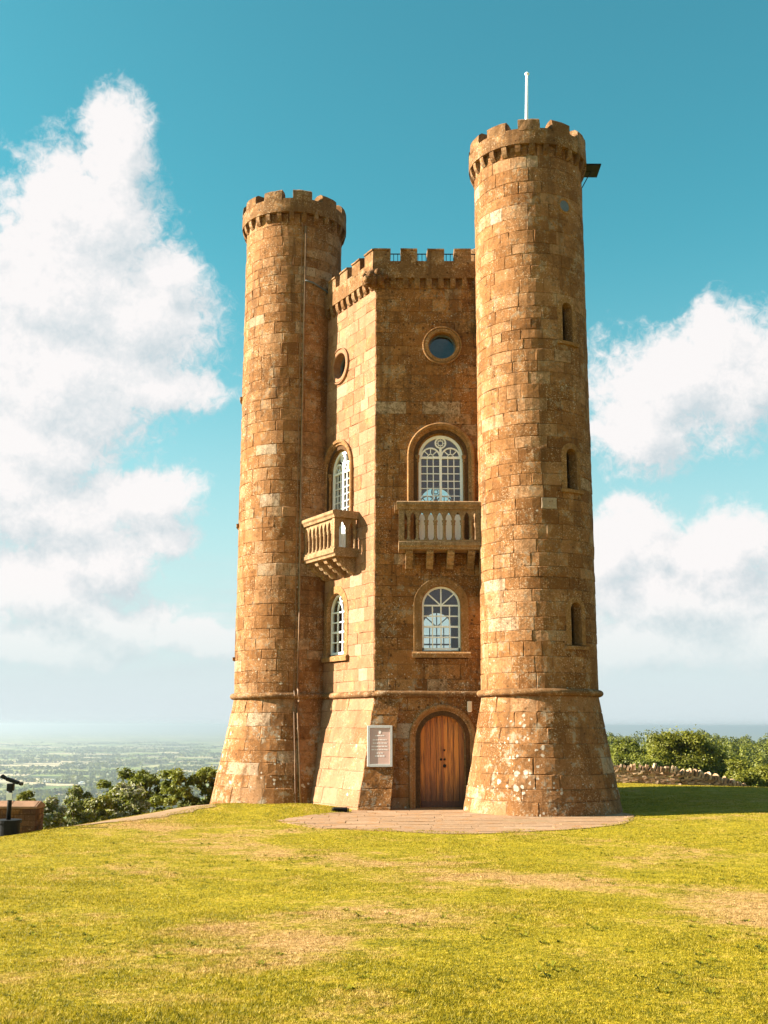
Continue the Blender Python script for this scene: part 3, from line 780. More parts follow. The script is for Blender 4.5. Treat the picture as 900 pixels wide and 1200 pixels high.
def arch_loop(c, hw, zs, z0, n=14):
    return [(c - hw, z0)] + [(c - hw * math.cos(math.pi * k / n), zs + hw * math.sin(math.pi * k / n)) for k in range(n + 1)] + [(c + hw, z0)]


def circ_loop(c, zc, r, n=24): return [(c + r * math.cos(2 * math.pi * k / n), zc + r * math.sin(2 * math.pi * k / n)) for k in range(n)]


DOORC = 1.97
FACE_C = {0: dict(up=4.33 - 2.38, low=4.33 - 2.42, rnd=4.33 - 2.30, bal=4.33 - 2.20), 1: dict(up=1.97, low=1.95, rnd=2.035, bal=1.89), 4: dict(up=2.165, low=2.165, rnd=2.165)}
BALC = {}


def vis_face1(u, z, p): return u < 3.05 and not (z < 3.1 and u > 2.8)
def vis_face0(u, z, p): return u > .7
def vis_none(u, z, p): return False


for k in range(6):
    P = face_map(k); ops = []; holes = []
    wall = empty('core_wall', (0, 0, 0), parent=tower) if False else None
    if k in FACE_C:
        fc = FACE_C[k]
        ops.append((fc['up'], upper_window(P, fc['up']))); holes.append(arch_loop(fc['up'], .70, 10.26, 7.5))
        ops.append((fc['low'], lower_window(P, fc['low'], k == 0))); holes.append(arch_loop(fc['low'], .59, 5.77, 4.44))
        ops.append((fc['rnd'], round_window(P, fc['rnd'], mat=M_SUN_TONED if k == 0 else M_TRIM))); holes.append(circ_loop(fc['rnd'], 13.72, .43))  # left rim takes the sunlit copy, its lit paleness put into the stone
    mb = MB(); outer = [(-.02, -.6), (SIDE + .02, -.6), (SIDE + .02, 16.1), (-.02, 16.1)]
    if k == 1:
        outer = [(-.02, -.6), (DOORC - .65, -.6), (DOORC - .65, 1.95)] + [(DOORC - .65 * math.cos(math.pi * q / 14), 1.95 + .65 * math.sin(math.pi * q / 14)) for q in range(1, 14)] + [(DOORC + .65, 1.95), (DOORC + .65, -.6), (SIDE + .02, -.6), (SIDE + .02, 16.1), (-.02, 16.1)]
    poly_holes(mb, P, -.03, outer, holes)
    wall = mb.build('core_wall', M_JOINT, tower)
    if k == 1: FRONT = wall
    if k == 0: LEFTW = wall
    vis = vis_face1 if k == 1 else vis_face0 if k == 0 else vis_none
    rows = rows_between(ZS1 - .02, 15.95)
    lay(P, rows, lambda z: (0.0, SIDE), ops, wall, vis)
    # plinth
    if k == 0:
        PF = face_map(0, FL)
        lay(PF, rows_between(-.4, ZS0 + .02, .42), lambda z: (0.55, SIDE + .577 * FL * max(0, 1 - z / ZS0)), [], wall, vis, lens=(.8, 1.5), gap=.005, rough=1.2)
    elif k == 1:
        PF = face_map(1, FL)
        rt = lambda z: .74 - .26 * max(0, 1 - z / ZS0)
        lay(PF, rows_between(-.4, ZS0 + .02, .42), lambda z: (-.577 * FL * max(0, 1 - z / ZS0), rt(z)), [], wall, vis, lens=(.9, 1.5), gap=.005)
        mb = MB(); q = [PF(rt(-.4), -.4, -.004), PF(rt(ZS0), ZS0, -.004), P(rt(ZS0), ZS0, -.3), P(rt(-.4), -.4, -.3)]; mb.add(q, [(0, 1, 2, 3)]); mb.build('buttress_cheek', M_SHADE_CRUST, tower)
        lay(P, rows_between(-.3, ZS0 + .02), lambda z: (.5, SIDE), [(DOORC, arch_hw(.63, 1.95, -.6, .3))], wall, vis)
    else:
        lay(face_map(k, FL), rows_between(-.4, ZS0 + .02, .42), lambda z: (-.577 * FL * max(0, 1 - z / ZS0), SIDE + .577 * FL * max(0, 1 - z / ZS0)), [], wall, vis, lens=(.8, 1.5))
    if k in (0,): # backing of the battered plinth
        pass
    mb = MB(); PF = face_map(k, FL)
    if k != 1:
        q = [(0 if k == 0 else -.577 * FL * 1.1, -.35), (SIDE + .577 * FL * 1.1, -.35), (SIDE, ZS0), (0, ZS0)]
    else:
        q = [(-.577 * FL * 1.1, -.35), (.74 - .26 * 1.1, -.35), (.74, ZS0), (0, ZS0)]
    mb.add([PF(a, b, -.035) for a, b in q], [(0, 1, 2, 3)]); mb.build('plinth_backing', M_JOINT, tower)
    # string course: half-round band
    mb = MB(); profile_run(mb, P, -.06, SIDE + .06, [(-.06, ZS0)] + [(.115 * math.sin(math.pi * t / 8), ZS0 + .1 - .1 * math.cos(math.pi * t / 8)) for t in range(0, 9)] + [(-.06, ZS1)], 10, jit=.008); mb.build('string_course', M_WEATH, tower, smooth=True)
    # parapet: corbel table, band, sloped crenel sills, merlons
    par = MB(); profile_run(par, P, -.07, SIDE + .07, [(-.3, 15.86), (.15, 15.86), (.15, 16.41), (-.3, 16.59)], 10, jit=.01)
    par = par.build('parapet', M_WEATH, tower)
    x = .10 if k != 0 else SIDE - .10 - .165 - .365 * 11
    for q in range(12):
        if x < 0: x += .365; continue
        if x + .17 > SIDE: break
        mb = MB(); profile_run(mb, P, x, x + .165, [(-.05, 15.56), (.04, 15.56), (.10, 15.63), (.13, 15.74), (.13, 15.87), (-.05, 15.87)], 2, rng.uniform(.2, .8), jit=.008); mb.build('corbel', M_WEATH, par); x += .365
    x0 = -.07 if k != 0 else SIDE + .07 - .52
    for q in range(6):
        a = x0 + .83 * q * (1 if k != 0 else -1)
        if a + .52 > SIDE + .09 or a < -.1: continue
        mb = MB(); profile_run(mb, P, a, a + .52, [(-.3, 16.45), (-.1, 16.34), (.153, 16.32), (.155, 16.5), (.153, 16.74), (.19, 16.76), (.185, 16.81), (0, 16.86), (-.3, 16.84)], 4, rng.uniform(.2, .9), jit=.014)
        mb.build('merlon', M_WEATH, par)

# floors and flat roof inside the parapet
for zf, nm in ((3.7, 'floor_slab'), (7.35, 'floor_slab'), (12.1, 'floor_slab'), (16.0, 'roof_slab')):
    mb = MB(); mb.prism([v * .985 + Vector((0, 0, zf - .2)) for v in V], [v * .985 + Vector((0, 0, zf)) for v in V]); mb.build(nm, M_INT if zf < 16 else M_LEAD, tower)
# roof railing behind the parapet
rl = MB()
for k in (0, 1, 2):
    P = face_map(k)
    for zz in (16.98, 16.45): rl.tube([P(.25, zz, -.62), P(SIDE - .25, zz, -.62)], .018, 6)
    for q in range(30): rl.tube([P(.3 + q * .128, 16.0, -.62), P(.3 + q * .128, 16.98, -.62)], .011, 5)
rl.build('roof_railing', M_BLACK, tower)

# ---- turrets
def turret(key):
    c, rb = TUR[key]; P = turret_map(c, rb); TW = 2 * math.pi * RT
    slit_a = {'R': R(-58.5), 'L': R(180), 'B': R(60)}[key]; us = slit_a * RT; hw = .185
    slits = [(13.17, 14.32), (8.84, 9.98), (4.49, 5.64)]
    zl = sorted({-.5, 0, 1, 2, ZS0, ZS1, 6.5, 7.5, 11, 12, 16, 17.4, 19.4} | {a for s_ in slits for a in s_}); al = sorted(set([us + TW * k / 96 for k in range(96)] + [us - hw, us + hw]))
    mb = MB(); n = len(al); mb.v = [tuple(P(u, z, -.042)) for z in zl for u in al]
    for j in range(len(zl) - 1):
        for i in range(n):
            i2 = (i + 1) % n; um = (al[i] + (al[i2] if i2 else al[0] + TW)) / 2; um = um - TW if um > us + TW / 2 else um
            zm = (zl[j] + zl[j + 1]) / 2
            if abs(um - us) < hw and any(a < zm < b for a, b in slits): continue
            mb.f.append((j * n + i, j * n + i2, (j + 1) * n + i2, (j + 1) * n + i)); mb.t.append(.4)
    tur = mb.build('turret', M_JOINT, tower)
    tag(tur, {'R': 'round turret beside the door, with flagpole above', 'L': 'round turret with a drainpipe', 'B': None}[key])
    ops = [(us, (lambda a, b: arch_hw(hw, b - hw, a - .13, .15))(a, b)) for a, b in slits]
    az0 = math.atan2(CAM.y - c.y, CAM.x - c.x)
    def vis(u, z, p):
        if key == 'B': return False
        a = (u / RT - az0 + math.pi) % (2 * math.pi) - math.pi
        return abs(a) < 1.35 and (key != 'L' or a < .8)
    lay(P, rows_between(ZS1 - .02, 19.14), lambda z: (us - TW / 2, us + TW / 2), ops, tur, vis, lens=(.45, .85), closed=True)
    rb_ = rb / RT
    lay(P, rows_between(-.4, ZS0 + .02, .40), lambda z: (us - TW / 2, us + TW / 2), [], tur, vis, lens=(.6, 1.0), closed=True, gap=.006, rough=1.3)
    mb = MB(); profile_run(mb, P, 0, TW, [(-.06, ZS0)] + [(.13 * math.sin(math.pi * t / 8), ZS0 + .1 - .1 * math.cos(math.pi * t / 8)) for t in range(9)] + [(-.06, ZS1)], 64, jit=.009, closed_ends=False); mb.build('string_course', M_WEATH, tur, smooth=True)
    # slit windows
    for a, b in slits:
        mb = MB(); arch_sweep(mb, P, us, hw, b - hw, a - .02, [(0, -.32), (0, .012), (.15, .014), (.16, .005), (.16, -.06)], 12); sw = mb.build('slit_window', M_TRIM, tur)
        mb = MB(); profile_run(mb, P, us - hw - .2, us + hw + .2, [(-.3, a - .14), (.075, a - .14), (.085, a - .05), (-.3, a)], 6, jit=.005); mb.build('sill', M_TRIM, tur)
        mb = MB(); mb.add([P(us - hw, a, -.27), P(us + hw, a, -.27), P(us + hw, b, -.27), P(us - hw, b, -.27)], [(0, 1, 2, 3)]); mb.build('pane', M_GLASS, tur)
        mb = MB(); bar(mb, P, (us, a), (us, b), .02, -.27, -.25); mb.build('glazing_bar', M_LEAD, tur)
    if key != 'B':
        mb = MB(); uo = R(-58) * RT
        if key == 'R':
            ring_sweep(mb, P, uo, 17.33, .17, [(0, -.02), (0, .02), (.03, .05), (.075, .045), (.085, -.03)], 24); mb.build('round_opening', M_TRIM, tur)
            mb = MB(); mb.add([P(uo + .17 * math.cos(t * .3927), 17.33 + .17 * math.sin(t * .3927), .014) for t in range(16)], [tuple(range(16))]); mb.build('pane', M_LEAD, tur)
    # crown
    nco, nme = 26, 11; off_a = az0 + R({'R': 2.5, 'L': 8, 'B': 0}[key])
    crown = MB(); profile_run(crown, P, 0, TW, [(-.32, 19.14), (.155, 19.14), (.165, 19.3), (.155, 19.62), (-.32, 19.77)], 72, jit=.012, closed_ends=False)
    crown = crown.build('crown_parapet', M_WEATH, tur)
    for q in range(nco):
        u = (off_a + R(2.5)) * RT + TW * q / nco
        mb = MB(); profile_run(mb, P, u - .075, u + .075, [(-.06, 18.84), (.02, 18.84), (.085, 18.92), (.125, 19.03), (.135, 19.15), (-.06, 19.15)], 2, rng.uniform(.2, .8), jit=.008); mb.build('corbel', M_WEATH, tur)
    for q in range(nme):
        u = off_a * RT + TW * q / nme; w = TW / nme * .62; k_ = rng.uniform(-.03, .02)
        mb = MB(); profile_run(mb, P, u - w / 2, u + w / 2, [(-.32, 19.65), (-.1, 19.58), (.162, 19.56), (.165, 19.75), (.155, 19.89 + k_), (.05, 19.97 + k_), (-.2, 19.99 + k_), (-.32, 19.95 + k_)], 6, rng.uniform(.2, .95), jit=.022); mb.build('merlon', M_WEATH, tur)
    mb = MB(); mb.add([(c.x + 1.4 * math.cos(t * math.pi / 16), c.y + 1.4 * math.sin(t * math.pi / 16), 19.35) for t in range(32)], [tuple(range(32))]); mb.build('roof_slab', M_LEAD, tur)
    return tur, P


turR, PR = turret('R'); turL, PL = turret('L'); turret('B')

# ashlar: the largest seen as single blocks, the rest joined per part
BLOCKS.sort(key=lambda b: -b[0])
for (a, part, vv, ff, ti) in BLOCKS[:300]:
    mb = MB(); mb.add(vv, ff, ti); mb.build('stone_block', M_SHADE_CRUST if part == FRONT else M_SUN_TONED if part == LEFTW else M_STONE, part)
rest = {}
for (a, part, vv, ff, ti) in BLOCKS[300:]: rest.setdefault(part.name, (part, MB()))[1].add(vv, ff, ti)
for nm, (part, mb) in rest.items(): mb.build('stonework', M_SHADE_CRUST if part == FRONT else M_SUN_TONED if part == LEFTW else M_STONE, part, kind='stuff')

# ---- balconies
def balcony(k, c):
    P = face_map(k); DP = .84; H = 1.19
    b = MB(); prof = [(-.03, 7.30), (DP - .06, 7.30), (DP - .05, 7.36), (DP, 7.40), (DP, 7.50), (DP - .03, 7.52), (DP - .03, 7.57), (-.03, 7.57)]
    profile_run(b, P, c - H, c + H, prof, 10, jit=.006); bal = b.build('balcony', M_BALC, tower)
    r = MB(); pr = [(DP - .20, 8.46), (DP + .01, 8.46), (DP + .03, 8.53), (DP + .075, 8.58), (DP + .075, 8.66), (DP - .0, 8.70), (DP - .22, 8.70)]
    profile_run(r, P, c - H - .06, c + H + .06, pr, 10, jit=.006)
    for sg in (-1, 1): r.pbox(P, c + sg * H - .12, c + sg * H + .075 * sg + (.12 if sg < 0 else -.0) if sg > 0 else c - H + .12, 8.47, 8.69, -.02, DP - .19)
    r.build('hand_rail', M_BALC, bal)
    xs = [c - .905 + .2586 * q for q in range(8)]; dm = DP - .11
    for x in xs:
        p = P(x, 0, dm); mb = MB(); mb.lathe((p.x, p.y, 0), [(.07, 7.56), (.07, 7.61), (.05, 7.64), (.046, 7.68), (.042, 8.0), (.062, 8.03), (.048, 8.06), (.07, 8.12), (.07, 8.15)], 12); mb.build('baluster', M_BALC, bal, smooth=True)
    def spandrel(Q, ua, ub, name='pointed_arch'):
        w = ub - ua; n = 7; g_ = .035; pts = [(ua, 8.47), (ua, 8.12), (ua + g_, 8.12)]; cx = (ua + ub) / 2; hw_ = w / 2 - g_
        for i in range(1, n): t = i / n; pts.append((ua + g_ + hw_ * (1 - math.cos(t * 1.25)) / (1 - math.cos(1.25)), 8.12 + .26 * math.sin(t * 1.25) / math.sin(1.25)))
        pts.append((cx, 8.385))
        half = list(pts)
        rp = [(2 * cx - a, z) for a, z in half[::-1]]
        for hp in (half + [(cx, 8.47)], [(cx, 8.47)] + rp):
            mb = MB(); mb.prism([Q(a, z, dm - .055) for a, z in hp], [Q(a, z, dm + .055) for a, z in hp]); yield mb
    for q in range(7):
        m_ = MB()
        for h in spandrel(P, xs[q], xs[q + 1]): m_.add(h.v, h.f)
        m_.build('pointed_arch', M_BALC, bal)
    for sg in (-1, 1):
        mb = MB(); jitbox(mb, P, c + sg * H - (.02 if sg < 0 else .16) + (.02 if sg < 0 else 0), c + sg * H + (.16 if sg < 0 else 0), 7.57, 8.46, DP - .18, DP - .02, 2, 4, .005); mb.build('corner_post', M_BALC, bal)
        m_ = MB()
        a, b_ = (xs[7], xs[7] + .2586) if sg > 0 else (xs[0] - .2586, xs[0])
        hs = list(spandrel(P, a, b_)); h = hs[0] if sg > 0 else hs[1]; m_.add(h.v, h.f)
        m_.build('pointed_arch', M_BALC, bal)
        # side of the balcony: two arched lights
        Q = (lambda cc, sg: (lambda u, z, d: P(cc + sg * (d - dm), z, u)))(c + sg * (H - .10), sg)
        for u in (.06, .33):
            p = Q(u, 0, dm); mb = MB(); mb.lathe((p.x, p.y, 0), [(.065, 7.56), (.05, 7.64), (.042, 8.0), (.062, 8.03), (.07, 8.12), (.07, 8.15)], 12); mb.build('baluster', M_BALC, bal, smooth=True)
        for a, b_ in ((.06, .33), (.33, .66)):
            m_ = MB()
            for h in spandrel(Q, a, b_): m_.add(h.v, h.f)
            m_.build('pointed_arch', M_BALC, bal)
    for q in range(4):
        x = c - .88 + q * .60
        prof = [(-.03, 7.30), (.66, 7.30), (.68, 7.24), (.64, 7.17), (.54, 7.15), (.52, 7.09), (.47, 7.04), (.38, 7.04), (.35, 6.97), (.28, 6.92), (.2, 6.94), (.17, 6.87), (.1, 6.82), (-.03, 6.82)]
        mb = MB(); profile_run(mb, P, x - .1, x + .1, prof, 2, rng.uniform(.3, .9), jit=.006); mb.build('bracket', M_BALC, bal)


balcony(1, FACE_C[1]['bal']); balcony(0, FACE_C[0]['bal'])

# ---- door (tower > door > plank ...)
P = face_map(1); D = -.30; c = DOORC
s = MB(); arch_sweep(s, P, c, .63, 1.95, -.05, [(0, D - .1), (0, D + .05), (.03, D + .07), (.05, D + .12), (.075, D + .13), (.085, -.13), (.115, -.10), (.135, -.05), (.15, -.03), (.20, -.012), (.215, .03), (.26, .05), (.31, .06), (.335, .035), (.34, -.05)], 24)
s.build('doorway_arch', M_TRIM, tower)
door = MB(); door.pbox(P, c - .62, c + .62, -.02, .20, D - .04, D + .012, .1)
door = door.build('door', M_WOOD, tower, label='arched double door of varnished orange-brown planks')
xs = [-.63, -.50, -.335, -.17, -.004, .004, .16, .32, .475, .63]
for i in range(9):
    if i == 4: continue
    a, b = xs[i] + .005, xs[i + 1] - .005; pts = [(a, .2)] ; n = 6
    top = [(a + (b - a) * t / n, 1.95 + math.sqrt(max(0, .632 ** 2 - (a + (b - a) * t / n) ** 2))) for t in range(n + 1)]
    pts = [(a, .2), (b, .2)] + top[::-1]
    mb = MB(); mb.prism([P(c + u, z, D - .04) for u, z in pts], [P(c + u, z, D) for u, z in pts], rng.choice([.15, .4, .6, .8, 1.0])); mb.build('plank', M_WOOD, door)
mb = MB(); mb.pbox(P, c - .035, c + .035, .2, 2.55, D - .002, D + .022, .3); mb.build('cover_strip', M_WOOD, door)
for (u, z, r_) in ((.055, 1.62, .028), (-.04, 1.36, .035), (.06, 1.36, .03), (.06, 1.18, .05)):
    mb = MB(); p = P(c + u, z, D + .04); mb.ball(p, r_, .03, r_); mb.build('door_knob', M_BLACK, door)
mb = MB(); profile_run(mb, P, c - .75, c + .75, [(D - .1, -.2), (.02, -.2), (.02, .03), (D - .1, .035)], 4, jit=.004); mb.build('threshold', M_TRIM, tower)
mb = MB(); mb.pbox(P, c - .6, c + .6, -.05, 2.4, D - .5, D - .45); mb.build('porch_backing', M_INT, tower)

# ---- drainpipe and small fittings on the turret walls
u = R(-72.2) * RT
mb = MB(); mb.tube([PL(u, z, .035) for z in (18.7, 15, 10, 6, 3.45)] + [PL(u, 3.35, .13), PL(u, 3.2, .19), PL(u, 3.05, .19), PL(u, 2.9, .05)] + [PL(u, z, .035) for z in (2, 1, -.2)], .034, 10)
pipe = mb.build('drainpipe', M_PIPE, turL, smooth=True)
for z in (17.2, 15.4, 13.6, 11.8, 10, 8.2, 6.4, 4.6, 2.2): mb = MB(); mb.lathe(tuple(PL(u, z, .035)), [(.035, -.04), (.046, -.04), (.046, .04), (.035, .04)], 10) ; mb.build('pipe_collar', M_PIPE, turL)
mb = MB(); mb.tube([PL(u - .11, z, .012) for z in (18.8, 12, 6, 3.4)] + [PL(u - .11, 3.2, .15), PL(u - .11, 3.0, .02), PL(u - .11, 0, .02)], .012, 6); mb.build('lightning_conductor', M_PIPE, turL)
mb = MB(); mb.tube([PL(u, 16.75, .08), PL(u + .25, 16.72, .09), PL(u + .8, 16.55, .06), PL(u + 1.4, 16.35, .05)], .03, 8); mb.build('pipe_branch', M_LEAD, turL, smooth=True)

# carved beast at the corner of the parapet
gp = MB(); base = V[1] + Vector((0, 0, 15.74)); od = V[1].normalized(); sd = Vector((-od.y, od.x, 0)); MX = Matrix((sd, od, Vector((0, 0, 1)))).transposed()
for (a, o_, z, rx, ry, rz) in ((0, .0, 0, .17, .26, .17), (0, .24, .0, .19, .17, .19), (0, .36, -.06, .12, .12, .10), (.09, .38, .07, .05, .06, .05), (-.09, .38, .07, .05, .06, .05), (.17, .20, .17, .07, .06, .10), (-.17, .20, .17, .07, .06, .10), (.2, .12, .02, .09, .12, .14), (-.2, .12, .02, .09, .12, .14), (0, .44, -.02, .05, .05, .04), (0, .36, -.17, .08, .08, .035), (.26, .05, .1, .1, .08, .08), (-.26, .05, .1, .1, .08, .08), (0, .15, .22, .12, .1, .07)):
    gp.ball(base + sd * a * 1.25 + od * (o_ * 1.3 + .02) + Vector((0, 0, z * 1.25)), rx * 1.25, ry * 1.25, rz * 1.25, MX, .05, 12, .3)
gp.build('gargoyle', M_WEATH, tower, smooth=True, label='dark carved beast head at the parapet corner')

# ------------------------------------------------------------------ things fixed to the tower
fp = empty('flagpole', (2.50, -4.36, 19.3), 'white flagpole rising behind the battlements of the turret beside the door', 'flagpole')
mb = MB(); mb.tube([(0, 0, 0.05), (.03, 0, 1.6), (.075, 0, 3.15)], [.055, .05, .045], 12); mb.build('pole', M_POLE, fp, smooth=True)
mb = MB(); mb.ball((.078, 0, 3.2), .075, .075, .06); mb.build('finial', M_POLE, fp, smooth=True)
mb = MB(); mb.lathe((0, 0, 0), [(.001, .05), (.12, .05), (.12, .10), (.06, .14), (.001, .14)], 12); mb.build('foot', M_BLACK, fp)

cR = TUR['R'][0]
spn = empty('solar_panel', (cR.x + RT + .1, cR.y + .0, 18.55), 'small dark solar panel on a bracket high on the turret wall', 'solar panel')
MX = Matrix.Translation((.24, 0, .66)) @ Matrix.Rotation(R(0), 4, 'Z') @ Matrix.Rotation(R(-4), 4, 'X')
mb = MB(); mb.box(-.24, .24, -.36, .36, -.02, .02, MX); mb.build('panel', M_BLACK, spn, bevel=.004)
M_CELL = simple('solar_cell', (.008, .008, .011), .5, var=.2, spec=.2)
for i in range(2):
    for j in range(2):
        mb = MB(); mb.box(-.22 + i * .225, -.22 + i * .225 + .215, -.34 + j * .345, -.34 + j * .345 + .335, -.027, .024, MX); mb.build('cell', M_CELL, spn)
mb = MB(); mb.tube([(-.10, 0, .02), (.22, 0, .62)], .016, 6); mb.tube([(-.12, 0, .6), (.24, 0, .64)], .016, 6); mb.build('bracket', M_BLACK, spn)

PF = face_map(1, FL)
p00 = PF(.175, 1.20, .02); sg_ = empty('information_sign', p00, 'framed pinkish information board with pale lettering fixed beside the door', 'sign')
Q = lambda u, z, d: PF(.175 + u, 1.20 + z, d) - p00
def slab(u0, u1, z0, z1, d0, d1):
    mb = MB(); mb.pbox(lambda u, z, d: Q(u, z, d), u0, u1, z0, z1, d0, d1); return mb
slab(-.34, .34, 0, 1.09, .005, .03).build('panel', M_SIGN, sg_)
f = MB()
for a in ((-.355, -.285, -.02, 1.11), (.285, .355, -.02, 1.11), (-.285, .285, -.02, .05), (-.285, .285, 1.04, 1.11)): f.pbox(Q, a[0], a[1], a[2], a[3], .0, .055)
f.build('frame', M_SFRAME, sg_, bevel=.006)
def words(z, half, h):
    tx = MB()
    x = -half
    while x < half - .02:
        w = min(rng.uniform(.03, .085), half - x); tx.pbox(Q, x, x + w, z, z + h, .031, .0335); x += w + .014
    tx.build('lettering', M_INK, sg_)
for z, half in ((.815, .13), (.70, .2), (.61, .2), (.52, .235), (.43, .235), (.335, .10), (.25, .135)): words(z, half, .026 if z != .25 else .036)
mb = MB(); mb.prism([Q(x, z, .031) for x, z in ((-.02, .88), (.02, .88), (.035, .93), (.02, .97), (0, .985), (-.02, .97), (-.035, .93))], [Q(x, z, .034) for x, z in ((-.02, .88), (.02, .88), (.035, .93), (.02, .97), (0, .985), (-.02, .97), (-.035, .93))]); mb.build('emblem', M_INK, sg_)

p0 = P(2.74, 2.72, .03); lm = empty('wall_lamp', p0, 'small cream lamp box on the wall above the right of the arched door', 'lamp')
L_ = lambda u, z, d: P(2.74 + u, 2.72 + z, .03 + d) - p0
mb = MB(); mb.pbox(L_, -.065, .065, 0, .28, 0, .09); mb.build('casing', M_LAMP, lm, bevel=.012)
mb = MB(); mb.pbox(L_, -.05, .05, -.02, 0, .01, .08); mb.build('diffuser', M_WHITE, lm)

# ------------------------------------------------------------------ forecourt paving
path = MB()
def clip_poly(pts, inside, cut):
    out = []
    for i in range(len(pts)):
        a, b = pts[i], pts[(i + 1) % len(pts)]; ia, ib = inside(a), inside(b)
        if ia: out.append(a)
        if ia != ib: out.append(cut(a, b))
    return out
CX, CY = -.15, -6.2
def in_e(p):
    x, y = p; a = math.atan2(y - CY, x - CX)
    rx = 4.75 + .12 * math.sin(5 * a) + .08 * math.sin(11 * a + 1); ry = 4.55 + .1 * math.sin(7 * a)
    return ((x - CX) / rx) ** 2 + ((y - CY) / ry) ** 2 < 1 and y < -3.6 and (x > -2.75 or y < -5.0 + (x + 2.75) * 1.5)
def cut_e(a, b):
    lo, hi = a, b; ia = in_e(a)
    for _ in range(14):
        m_ = ((lo[0] + hi[0]) / 2, (lo[1] + hi[1]) / 2)
        if in_e(m_) == ia: lo = m_
        else: hi = m_
    return lo
n = 60
under = [(CX + 4.7 * math.cos(2 * math.pi * i / n), CY + 4.45 * math.sin(2 * math.pi * i / n)) for i in range(n)]
under = [(x, min(y, -3.5)) for x, y in under]
hp = lambda p: p[1] < -5.0 + (p[0] + 2.75) * 1.5 + .02
def hcut(a, b):
    fa = a[1] + 5.0 - (a[0] + 2.75) * 1.5 - .02; fb = b[1] + 5.0 - (b[0] + 2.75) * 1.5 - .02; t = fa / (fa - fb); return (a[0] + (b[0] - a[0]) * t, a[1] + (b[1] - a[1]) * t)
under = clip_poly(under, hp, hcut); n = len(under)
mb = MB(); mb.add([(x, y, gz(x, y) + .006) for x, y in under] + [(CX, CY, gz(CX, CY) + .006)], [(i, (i + 1) % n, n) for i in range(n)], .3)
path = mb.build('path', M_EARTH, kind='structure')
y = -11.0
while y < -3.6:
    h = rng.uniform(.36, .62); x = -5.2 + rng.uniform(0, .5)
    while x < 5.2:
        w = rng.uniform(.55, 1.15); g_ = .006; k_ = 5
        q = [(x + g_, y + g_), (x + w / 2, y + g_), (x + w - g_, y + g_), (x + w - g_, y + h / 2), (x + w - g_, y + h - g_), (x + w / 2, y + h - g_), (x + g_, y + h - g_), (x + g_, y + h / 2)]
        q = [(a + rng.uniform(-.01, .01), b + rng.uniform(-.01, .01)) for a, b in q]
        if any(in_e(p) for p in q):
            q = clip_poly(q, in_e, cut_e)
            if len(q) > 3:
                dz = rng.uniform(.014, .019); tl = rng.uniform(-.006, .006)
                mb = MB(); mb.prism([(a, b, gz(a, b) - .03) for a, b in q], [(a, b, gz(a, b) + dz + tl * (a - x)) for a, b in q], min(1, max(0, rng.gauss(.5, .25)))); mb.build('paving_slab', M_PATH, path)
        x += w
    y += h
# trodden strip along the brink beside the turret
cl = [(-9.3, -8.9), (-8.3, -6.8), (-7.35, -4.7), (-7.0, -2.9), (-7.15, -.8)]; mb = MB(); row = []
for i in range(33):
    t = i / 32 * 4; k = min(3, int(t)); f_ = t - k; x = cl[k][0] * (1 - f_) + cl[k + 1][0] * f_; y = cl[k][1] * (1 - f_) + cl[k + 1][1] * f_; w = .9 * math.sin(math.pi * min(.95, max(.04, i / 32))) ** .5 + .12 * math.sin(i * 1.7)
    row.append([(x + (-1 + 2 * j / 4) * w * .95 , y - (-1 + 2 * j / 4) * w * .3) for j in range(5)])
mb.add([(a, b, gz(a, b) + .012) for r_ in row for a, b in r_], [(i * 5 + j, i * 5 + j + 1, (i + 1) * 5 + j + 1, (i + 1) * 5 + j) for i in range(32) for j in range(4)], .5)
mb.build('path', M_EARTH, kind='structure')

